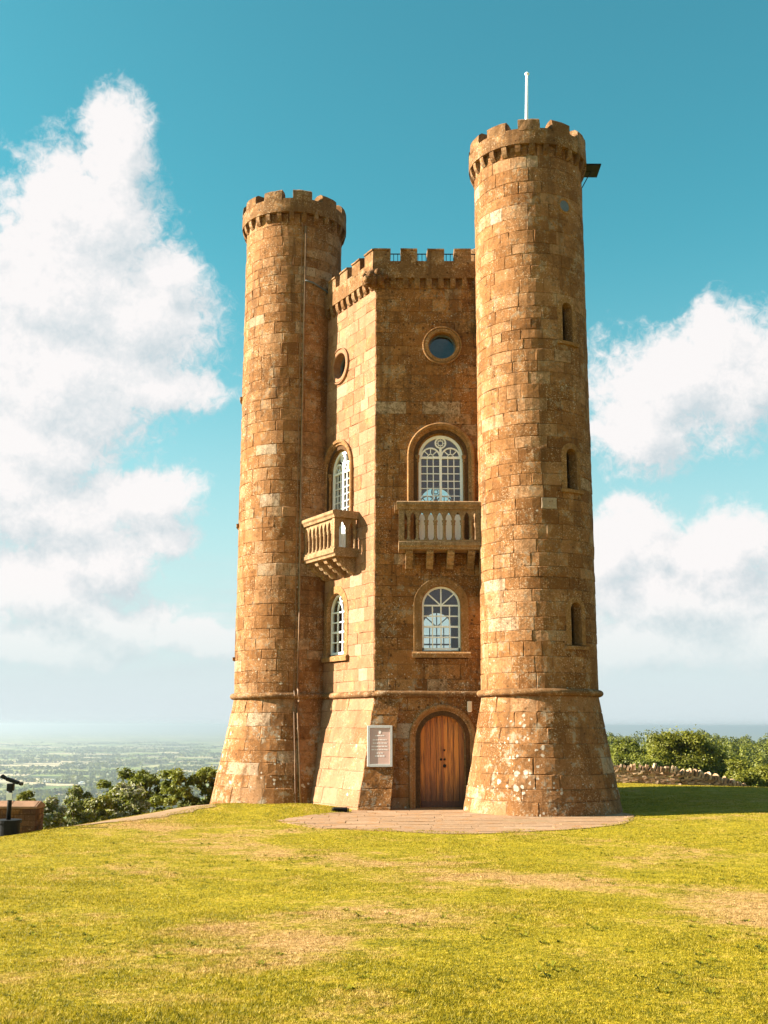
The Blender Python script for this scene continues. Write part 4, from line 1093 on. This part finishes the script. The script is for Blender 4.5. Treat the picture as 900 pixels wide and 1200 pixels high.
# ------------------------------------------------------------------ grass blades
def blades():
    n0 = 1150000
    Y = 6.0 + 42 * nrg.random(n0) ** 1.7; a = (nrg.random(n0) - .5) * 2
    X = a * (Y * .37 + 1.0); x = X + CAM.x; y = Y + CAM.y
    ok = np.ones(n0, bool)
    ang = np.arctan2(y - CY, x - CX); rx = 4.66 + .12 * np.sin(5 * ang) + .08 * np.sin(11 * ang + 1) + (vnoise(x, y, 2.5, 5) - .6) * .9; ry = 4.45 + .1 * np.sin(7 * ang) + (vnoise(x, y, 2.5, 6) - .6) * .8
    ok &= ~((((x - CX) / rx) ** 2 + ((y - CY) / ry) ** 2 < 1) & (y < -3.3) & ((x > -2.75) | (y < -5.0 + (x + 2.75) * 1.5 + (vnoise(x, y, 2.5, 7) - .7) * .8)))
    for kx, (c_, rb) in TUR.items(): ok &= np.hypot(x - c_.x, y - c_.y) > rb + .02
    ok &= ~((y > -4.45) & (x > -2.9) & (x < 3)) & ~((y > -3.6) & (x > -4.6) & (x < 3))
    dmin = np.full(n0, 99.)
    for p, q in zip(cl[:-1], cl[1:]): dmin = np.minimum(dmin, seg_d(x, y, p, q))
    ok &= dmin > .25 + .55 * vnoise(x, y, 2.2, 8)
    w_ = wear(x, y); thin = nrg.random(n0) > np.clip((w_ + (vnoise(x, y, 1.7, 15) - .5) * .7) * .85, 0, .8); ok &= thin
    x, y, Y, w_ = x[ok], y[ok], Y[ok], w_[ok]; n = len(x); z = ground_z(x, y) - .004
    z = z + .014 * ((np.abs(x + 8) < 2.2) & (y > -9.6))
    z = z + .018 * ((((x - CX) / 4.9) ** 2 + ((y - CY) / 4.7) ** 2 < 1) & (y < -3.6))
    L = (.008 + .016 * nrg.random(n)) * (1 - .35 * np.clip(w_, 0, 1)) * (.75 + .7 * vnoise(x, y, 1.3, 9)); wd = (.0030 + .0022 * nrg.random(n)) * (1 + .045 * (Y - 8).clip(0))
    h = nrg.random(n) * 2 * np.pi; ln = .25 + .75 * nrg.random(n); hd = nrg.random(n) * 2 * np.pi
    v = np.zeros((n, 3, 3)); c_, s_ = np.cos(h) * wd, np.sin(h) * wd
    v[:, 0] = np.stack([x - c_, y - s_, z], 1); v[:, 1] = np.stack([x + c_, y + s_, z], 1)
    v[:, 2] = np.stack([x + np.cos(hd) * L * ln, y + np.sin(hd) * L * ln, z + L], 1)
    np_mesh('grass', v.reshape(-1, 3), 3, nrg.random(n), M_BLADE, extra={'wear': w_}, label='short mown grass covering the hilltop lawn', cat='grass', kind='stuff')


blades()


def weeds():
    n0 = 420; Y = 8 + 19 * nrg.random(n0) ** 1.2; x = (nrg.random(n0) - .5) * 2 * (Y * .37) + CAM.x; y = Y + CAM.y
    keep = (vnoise(x, y, .6, 21) > .52) & ~((((x - CX) / 5) ** 2 + ((y - CY) / 4.8) ** 2) < 1)
    x, y = x[keep], y[keep]; k = 16; n = len(x) * k
    cx = np.repeat(x, k); cy = np.repeat(y, k); a = nrg.random(n) * 2 * np.pi; L = .02 + .035 * nrg.random(n) * np.repeat(.4 + nrg.random(len(x)), k); w = .006 + .006 * nrg.random(n)
    bx = cx + np.cos(a) * .012; by = cy + np.sin(a) * .012; z = ground_z(cx, cy); t = np.stack([-np.sin(a), np.cos(a), 0 * a], 1) * w[:, None]; o = np.stack([np.cos(a), np.sin(a), 0 * a], 1) * L[:, None]
    p = np.stack([bx, by, z], 1); up = np.array([0, 0, 1.0]) * (L * (.25 + .5 * nrg.random(n)))[:, None]
    v = np.stack([p, p + o * .55 - t + up, p + o + up * .7, p + o * .55 + t + up], 1)
    np_mesh('lawn_weeds', v.reshape(-1, 3), 4, nrg.random(n), M_WEED, label='small flat rosettes of weeds dotted through the mown grass', cat='weeds', kind='stuff')


weeds()

# ------------------------------------------------------------------ shrubs and trees
def leafy(name, label, cat, loc, size, clumps, nleaf, leaf, mat, group=None, blossom=0.0, stems=5, flat=.5, droop=0.0, trunk=None, seed=0, up=.5):
    rg = np.random.default_rng(seed + 100); r1 = random.Random(seed)
    root = empty(name, loc, label, cat, group)
    sx_, sy_, sz_ = size; z0 = trunk or 0
    cc = []
    for i in range(clumps):
        a = r1.uniform(0, 2 * math.pi); zf = r1.random() ** .8; rad = math.sqrt(max(.05, 1 - (2 * zf - 1) ** 2 * .82)) * r1.uniform(.35, .92)
        cc.append((math.cos(a) * sx_ * rad, math.sin(a) * sy_ * rad, z0 + zf * (sz_ - z0) * .9 + .02, r1.uniform(.20, .40)))
    cc = np.array(cc); br = (sx_ + sy_) / 2
    ci = rg.integers(0, clumps, nleaf); d = rg.normal(size=(nleaf, 3)); d /= np.linalg.norm(d, axis=1)[:, None]
    d[:, 2] = np.where(d[:, 2] < -.3, -d[:, 2], d[:, 2])
    rr = (cc[ci, 3] * br)[:, None] * (rg.random(nleaf)[:, None] ** .38) * (1 + .22 * rg.normal(size=(nleaf, 1)))
    p = cc[ci, :3] + d * rr * np.array([1, 1, .85]); p[:, 2] = np.abs(p[:, 2]) 
    nrm = d * .8 + rg.normal(size=(nleaf, 3)) * .65 + np.array([0, 0, up]); nrm /= np.linalg.norm(nrm, axis=1)[:, None]
    t1 = np.cross(nrm, rg.normal(size=(nleaf, 3))); t1 /= np.linalg.norm(t1, axis=1)[:, None]; t2 = np.cross(nrm, t1)
    sz = leaf * (.6 + .8 * rg.random(nleaf))[:, None]
    v = np.stack([p - t1 * sz, p - t2 * sz * flat + nrm * sz * .12, p + t1 * sz, p + t2 * sz * flat + nrm * sz * .12], 1)
    tint = np.clip(.25 + .35 * rg.random(nleaf) + .35 * r1.random() * 0 + (rg.random(clumps) * .4)[ci], 0, 1)
    isb = (rg.random(nleaf) < blossom * np.clip((d[:, 2] + .5), 0, 1.4)) if blossom else np.zeros(nleaf, bool)
    np_mesh('crown', v[~isb].reshape(-1, 3), 4, tint[~isb], mat, root)
    if blossom: np_mesh('blossom', v[isb].reshape(-1, 3), 4, tint[isb], M_BLOSS, root)
    mb = MB()
    if trunk:
        mb.tube([(0, 0, -.3), (.03 * br, 0, trunk * .6), (0, .04 * br, trunk * 1.3), (.05 * br, 0, z0 + (sz_ - z0) * .6)], [br * .10, br * .08, br * .06, br * .02], 8)
    for k in range(stems):
        c_ = cc[r1.randrange(clumps)]; b0 = (0, 0, trunk) if trunk else (r1.uniform(-.3, .3) * sx_, r1.uniform(-.3, .3) * sy_, -.3)
        mb.tube([b0, ((b0[0] + c_[0]) / 2 + .05, (b0[1] + c_[1]) / 2, (b0[2] + c_[2]) * .55), tuple(c_[:3])], [br * .035, br * .025, br * .01], 6)
    mb.build('trunk' if trunk else 'stems', M_BARK, root, smooth=True)
    return root


def wpos(X, Y, dz=0): x, y = X + CAM.x, Y + CAM.y; return (x, y, gz(x, y) + dz)


def shrub(label, X, Y, top, w, dpt, n, mat, leaf=.07, **kw):
    b = wpos(X, Y); return leafy('shrub', label, 'shrub', b, (w, dpt, max(.6, top - b[2])), kw.pop('clumps', 26), n, leaf, mat, group='shrubs along the brink of the hill', **kw)


shrub('dark green shrub with a rounded crown, tallest behind the white blossom', -9.0, 41.5, .82, 1.15, 1.1, 9000, M_LEAFD, .075, seed=1)
shrub('dark green low shrub to the side of the tallest shrub, behind blossom', -10.1, 42.0, .35, .8, 1.0, 6000, M_LEAFD, .075, seed=21)
shrub('hawthorn shrub covered in white blossom above the trodden path', -8.1, 36.2, .50, .72, .7, 8000, M_LEAF, .055, seed=2, blossom=.45)
shrub('pale leafed shrub with yellowish sprays at the end of the white blossom', -8.75, 35.2, .12, .55, .6, 5000, M_LEAFY, .055, seed=3, blossom=.25)
shrub('olive green shrub with an upright leading shoot beside the turret base', -7.25, 39.0, .78, .75, .8, 8000, M_LEAF, .06, seed=4, clumps=30)
shrub('mid green shrub half hidden behind the battered turret base', -6.2, 39.5, .78, .7, .9, 7000, M_LEAF, .065, seed=5)
shrub('tall loose cream-tipped shrub between the ironstone wall and white blossom', -9.5, 35.5, .60, .42, .6, 5500, M_LEAF, .05, seed=6, clumps=22, blossom=.22)
shrub('loose shrub with cream leaf tips standing in the gap above the lawn', -9.0, 33.5, .10, .45, .5, 5000, M_LEAF, .05, seed=7, blossom=.3)
shrub('white flowered low shrub beside the end of the ironstone wall', -9.1, 31.2, .36, .42, .5, 6500, M_LEAF, .045, seed=8, blossom=.5)
shrub('bright lime shrub showing above the ironstone wall coping', -10.8, 34.5, .40, .75, .6, 7000, M_LEAFY, .06, seed=9)
shrub('small pale tuft of leaves on the brink near the telescope', -11.4, 36.5, .15, .5, .6, 4000, M_LEAFY, .06, seed=10)

tree_spec = [
 ('broad bushy lime green tree rising behind the dry stone wall', 23.6, 90, 1.85, 3.3, 30000, M_LEAFY, .105),
 ('dark green tree leaning against the side of the broad bushy tree', 26.9, 93, .45, 1.5, 12000, M_LEAF, .11),
 ('low olive tree between the turret and the broad bushy tree', 24.4, 112, .30, 2.3, 14000, M_LEAF, .12),
 ('dark round-topped tree peeping between turret and broad bushy tree', 27.0, 125, 1.0, 1.8, 11000, M_LEAFD, .13),
 ('grey green tree standing just past the broad bushy tree', 35.0, 130, -.2, 2.0, 12000, M_LEAFD, .13),
 ('yellow green bushy tree at the low end of the dry stone wall', 28.6, 84, -.75, 1.7, 14000, M_LEAFY, .095),
 ('short pale green thicket in front of the wooded slope', 25.9, 82, -1.2, 1.6, 13000, M_LEAFY, .095),
 ('pale green round tree beyond the low end of the dry stone wall', 37.0, 122, -.7, 2.2, 13000, M_LEAF, .12),
 ('olive tree standing among the thickets past the broad bushy tree', 32.5, 105, -1.0, 2.0, 13000, M_LEAFY, .11),
 ('broad dark tree close behind the turret above the stone wall', 20.6, 96, -.25, 2.0, 14000, M_LEAF, .11),
 ('small green thicket behind the upper run of the dry stone wall', 19.0, 82, -.15, 1.5, 12000, M_LEAF, .095),
]
for i, (lab, X, Y, top, w, n, mat, leaf) in enumerate(tree_spec):
    b = wpos(X, Y); leafy('broadleaf_tree', lab, 'tree', b, (w, w * .9, top - b[2]), 64, n, leaf, mat, group='trees beyond the dry stone wall', trunk=.45, stems=9, seed=40 + i)


def woodland(name, label, spots, leaf, per, mat, seed):
    rg = np.random.default_rng(seed); V_ = []; T = []
    for (x, y, z, r_, h_) in spots:
        n = per; d = rg.normal(size=(n, 3)); d /= np.linalg.norm(d, axis=1)[:, None]; d[:, 2] = np.abs(d[:, 2])
        k = 7; off_ = rg.normal(size=(k, 3)) * np.array([.42 * r_, .42 * r_, .2 * h_]); ci = rg.integers(0, k, n)
        p = np.array([x, y, z + h_ * .55]) + off_[ci] + d * np.array([r_ * .55, r_ * .55, h_ * .42]) * (.75 + .25 * rg.random((n, 1)))
        nr = d + rg.normal(size=(n, 3)) * .5; nr /= np.linalg.norm(nr, axis=1)[:, None]; t1 = np.cross(nr, rg.normal(size=(n, 3))); t1 /= np.linalg.norm(t1, axis=1)[:, None]; t2 = np.cross(nr, t1)
        s_ = leaf * (.6 + .8 * rg.random((n, 1))); V_.append(np.stack([p - t1 * s_, p - t2 * s_ * .6, p + t1 * s_, p + t2 * s_ * .6], 1)); T.append(np.clip(rg.random() * .5 + .5 * rg.random(n), 0, 1))
    np_mesh(name, np.concatenate(V_).reshape(-1, 3), 4, np.concatenate(T), mat, label=label, cat='woodland', kind='stuff')


spots = []
for i in range(330):
    Y = rng.uniform(260, 560); X = Y * rng.uniform(.14, .50); x, y, z = wpos(X, Y); h_ = rng.uniform(6, 9)
    top = 2.3 - Y * (.007 + .018 * (560 - Y) / 300) + rng.uniform(-1.5, 1.5)
    spots.append((x, y, top - h_ - (1 if z < top - h_ - 1 else 0), rng.uniform(3.2, 5.0), h_))
woodland('woodland', 'mass of grey green treetops on the far wooded slope', spots, .40, 520, M_LEAF, 5)
spots = []
for i in range(420):
    Y = math.exp(rng.uniform(math.log(2600), math.log(15000))); X = Y * rng.uniform(-.45, .12); L = rng.randrange(1, 6); a = rng.uniform(-.5, .5)
    for k in range(L * 2): spots.append((X + CAM.x + k * 26 * math.cos(a) * (1 + Y / 9000), Y + CAM.y + k * 26 * math.sin(a) * 2.2, -231, rng.uniform(12, 24) * (1 + Y / 12000), rng.uniform(10, 18)))
woodland('hedgerow_trees', 'dark hedgerows and copses strung across the hazy plain', spots, 9, 26, M_LEAFD, 6)

# pale farm sheds far out on the plain
M_SHED = simple('pale_roofing', (.62, .62, .60), .5, var=.1, scale=.2)
M_SHEDW = simple('shed_wall', (.40, .40, .38), .8, var=.1, scale=.2)
for i, (X, Y, w, dp, lab) in enumerate(((-1345, 4650, 60, 90, 'long pale roofed farm shed far out on the plain'), (-1262, 4700, 44, 70, 'shorter pale farm shed next to the long one on the plain'), (-1190, 4480, 18, 26, 'small white farm building by trees out on the plain'))):
    x, y = X + CAM.x, Y + CAM.y; fb = empty('farm_shed', (x, y, -231), lab, 'shed', 'farm sheds on the plain')
    mb = MB(); mb.box(-w / 2, w / 2, -dp / 2, dp / 2, 0, 7); mb.build('wall', M_SHEDW, fb)
    mb = MB(); mb.prism([(-w / 2 - 1, -dp / 2 - 1, 7.01), (w / 2 + 1, -dp / 2 - 1, 7.01), (w / 2 + 1, 0, 14), (-w / 2 - 1, 0, 14)][::1], [(-w / 2 - 1, dp / 2 + 1, 7.01), (w / 2 + 1, dp / 2 + 1, 7.01), (w / 2 + 1, .5, 14), (-w / 2 - 1, .5, 14)]); mb.build('roof', M_SHED, fb)

# ------------------------------------------------------------------ dry stone wall
dw = empty('drystone_wall', wpos(9.6, 48.6), 'rough dry stone wall topped with upright tilted stones along the field edge', 'wall'); ORG = Vector(dw.location)
WP = [(6.5, 49.3), (9.6, 48.6), (12.5, 48.3), (15.5, 48.9), (18.5, 50.2), (22, 52)]
def wall_pt(t):
    k = min(int(t), len(WP) - 2); f_ = t - k; X = WP[k][0] * (1 - f_) + WP[k + 1][0] * f_; Y = WP[k][1] * (1 - f_) + WP[k + 1][1] * f_
    return wpos(X, Y), math.atan2(WP[k + 1][1] - WP[k][1], WP[k + 1][0] - WP[k][0]), math.hypot(WP[k + 1][0] - WP[k][0], WP[k + 1][1] - WP[k][1])
wl = MB()
for row in range(6):
    t = 0.0
    while t < len(WP) - 1.02:
        (x, y, z), a, L = wall_pt(t); w = rng.uniform(.16, .42); h = .098
        Mx = Matrix.Translation(Vector((x, y, z - .06 + row * h)) - ORG) @ Matrix.Rotation(a + rng.uniform(-.05, .05), 4, 'Z') @ Matrix.Rotation(rng.uniform(-.05, .05), 4, 'Y')
        dd = .24 - row * .012 + rng.uniform(-.03, .03)
        c8 = [Mx @ Vector((X_ + rng.uniform(-.015, .015), Y_ + rng.uniform(-.02, .02), Z_ + rng.uniform(-.012, .012))) for Z_ in (.003, h - .006) for Y_ in (-dd, dd) for X_ in (.006, w - .006)]
        wl.add(c8, [(0, 2, 3, 1), (4, 5, 7, 6), (0, 1, 5, 4), (2, 6, 7, 3), (0, 4, 6, 2), (1, 3, 7, 5)], rng.random()); t += w / L
wl.build('walling', M_DRY, dw, kind='stuff')
t = 0.0
while t < len(WP) - 1.02:
    (x, y, z), a, L = wall_pt(t); th_ = rng.uniform(.06, .13); hh = rng.uniform(.2, .36); dd = rng.uniform(.16, .23); lean = rng.gauss(.28, .14)
    Mx = Matrix.Translation(Vector((x, y, z + .53)) - ORG) @ Matrix.Rotation(a + rng.uniform(-.15, .15), 4, 'Z') @ Matrix.Rotation(lean, 4, 'Y')
    sh = [(-dd, 0), (-dd * rng.uniform(.8, 1), hh * rng.uniform(.55, .8)), (-dd * .4, hh * rng.uniform(.85, 1.0)), (dd * .4, hh * rng.uniform(.85, 1)), (dd * rng.uniform(.8, 1), hh * rng.uniform(.5, .8)), (dd, 0)]
    mb = MB(); mb.prism([Mx @ Vector((0, p, q)) for p, q in sh], [Mx @ Vector((th_, p * rng.uniform(.9, 1), q * rng.uniform(.9, 1.05))) for p, q in sh], rng.random()); mb.build('cope_stone', M_DRY, dw); t += (th_ + .05) / L

# ------------------------------------------------------------------ ironstone pier wall and telescope on the brink
bx_, by_ = -9.0 + CAM.x, 27.9 + CAM.y
pw = empty('ironstone_wall', (bx_, by_, -.65), 'low red brown ironstone wall with a lit sandstone coping on the brink', 'wall')
xr = .58; rows_n = 7; hh = .135
core = MB(); core.box(-1.9, xr - .02, -.20, .42, 0, rows_n * hh); core.build('wall_core', M_JOINT, pw)
for j in range(rows_n):
    x = xr - (0 if j % 2 else .13)
    if j % 2 == 0:
        mb = MB(); mb.box(xr - .125, xr, -.215, .0, j * hh + .006, (j + 1) * hh - .006, tint=rng.random()); mb.build('brick', M_IRON, pw, bevel=.008)
    while x > -1.8:
        w = rng.uniform(.22, .30); k_ = rng.uniform(-.006, .006); mb = MB(); mb.box(x - w + .006, x - .006, -.215 + k_, -.1, j * hh + .006, (j + 1) * hh - .006, tint=rng.random()); mb.build('brick', M_IRON, pw, bevel=.008); x -= w
    y = 0.0
    while y < .42:
        w = .21; mb = MB(); mb.box(xr - .12, xr + .004, y + .006, y + w - .006, j * hh + .006, (j + 1) * hh - .006, tint=rng.random()); mb.build('brick', M_IRON, pw, bevel=.008); y += w
x = -1.9
while x < xr:
    w = .62 if x > -1.5 else .6; w = min(w, xr + .03 - x)
    mb = MB(); z0 = rows_n * hh + .004; mb.prism([(x + .004, -.24, z0), (x + .004, .45, z0), (x + .004, .45, z0 + .07), (x + .004, .10, z0 + .17), (x + .004, -.24, z0 + .06)], [(x + w - .004, -.24, z0), (x + w - .004, .45, z0), (x + w - .004, .45, z0 + .07), (x + w - .004, .10, z0 + .17), (x + w - .004, -.24, z0 + .06)], .5); mb.build('coping_stone', M_CAP, pw, bevel=.01); x += w

tx_, ty_ = -8.62 + CAM.x, 26.3 + CAM.y
tz_ = gz(tx_, ty_)
ts = empty('viewing_telescope', (tx_, ty_, tz_), 'black coin telescope on a post above a round black base by the wall', 'telescope')
mb = MB(); mb.lathe((0, 0, 0), [(.001, -.1), (.27, -.1), (.27, .14 - tz_ - .05), (.30, .14 - tz_ - .05), (.30, .16 - tz_), (.001, .16 - tz_)], 28); mb.build('base_drum', M_BLACK, ts)
mb = MB(); mb.tube([(0, 0, .16 - tz_), (0, 0, .92 - tz_)], .052, 12); mb.build('post', M_BLACK, ts, smooth=True)
mb = MB(); mb.box(-.062, .062, -.07, -.045, .60 - tz_, .76 - tz_); mb.build('label_plate', M_WHITE, ts)
mb = MB(); mb.box(-.075, .075, -.075, .075, .80 - tz_, .97 - tz_); mb.build('coin_box', M_BLACK, ts, bevel=.015)
hd = MB(); Mx = Matrix.Translation((.03, 0, 1.03 - tz_)) @ Matrix.Rotation(R(18), 4, 'Y')
hd.box(-.15, .17, -.065, .065, -.04, .042, Mx); hd.build('telescope_head', M_BLACK, ts, bevel=.02)
hd = MB(); 
for yy in (-.04, .04): hd.tube([Mx @ Vector((-.16, yy, .0)), Mx @ Vector((-.27, yy, .025))], [.03, .045], 10)
hd.build('eyepiece', M_BLACK, ts)
hd = MB()
for yy in (-.04, .04): hd.tube([Mx @ Vector((.19, yy, 0)), Mx @ Vector((.25, yy, 0))], [.036, .04], 10)
hd.build('objective', M_BLACK, ts)

# small black floodlight lying on the grass by the buttress
fx, fy = -1.15 + CAM.x, 30.6 + CAM.y
fl = empty('ground_floodlight', (fx, fy, gz(fx, fy)), 'small black floodlight low on the grass beside the paving', 'floodlight')
Mx = Matrix.Translation((0, 0, .07)) @ Matrix.Rotation(R(-55), 4, 'X')
mb = MB(); mb.box(-.2, .2, -.06, .06, -.04, .04, Mx); mb.build('housing', M_BLACK, fl, bevel=.015)
mb = MB(); mb.box(-.17, .17, -.045, .045, .041, .046, Mx); mb.build('lens', M_GLASS, fl)
mb = MB(); mb.tube([(-.22, 0, .0), (-.22, 0, .12)], .012, 6); mb.tube([(.22, 0, 0), (.22, 0, .12)], .012, 6); mb.box(-.23, .23, -.03, .03, -.02, .012); mb.build('bracket', M_BLACK, fl)

# ------------------------------------------------------------------ haze
hz = MB(); hz.box(-96000, 96000, -96000, 96000, -235, 24)
m, nt, out = new_mat('hazy_air')
pv = nd(nt, 'ShaderNodeVolumePrincipled', {'Color': (.78, .87, .94, 1), 'Density': 9.5e-5, 'Anisotropy': .71})
nt.links.new(pv.outputs[0], out.inputs['Volume'])
hz = hz.build('haze', m, kind='stuff'); hz.display_type = 'WIRE'
tag(hz, 'pale haze filling the air over the plain', 'haze')
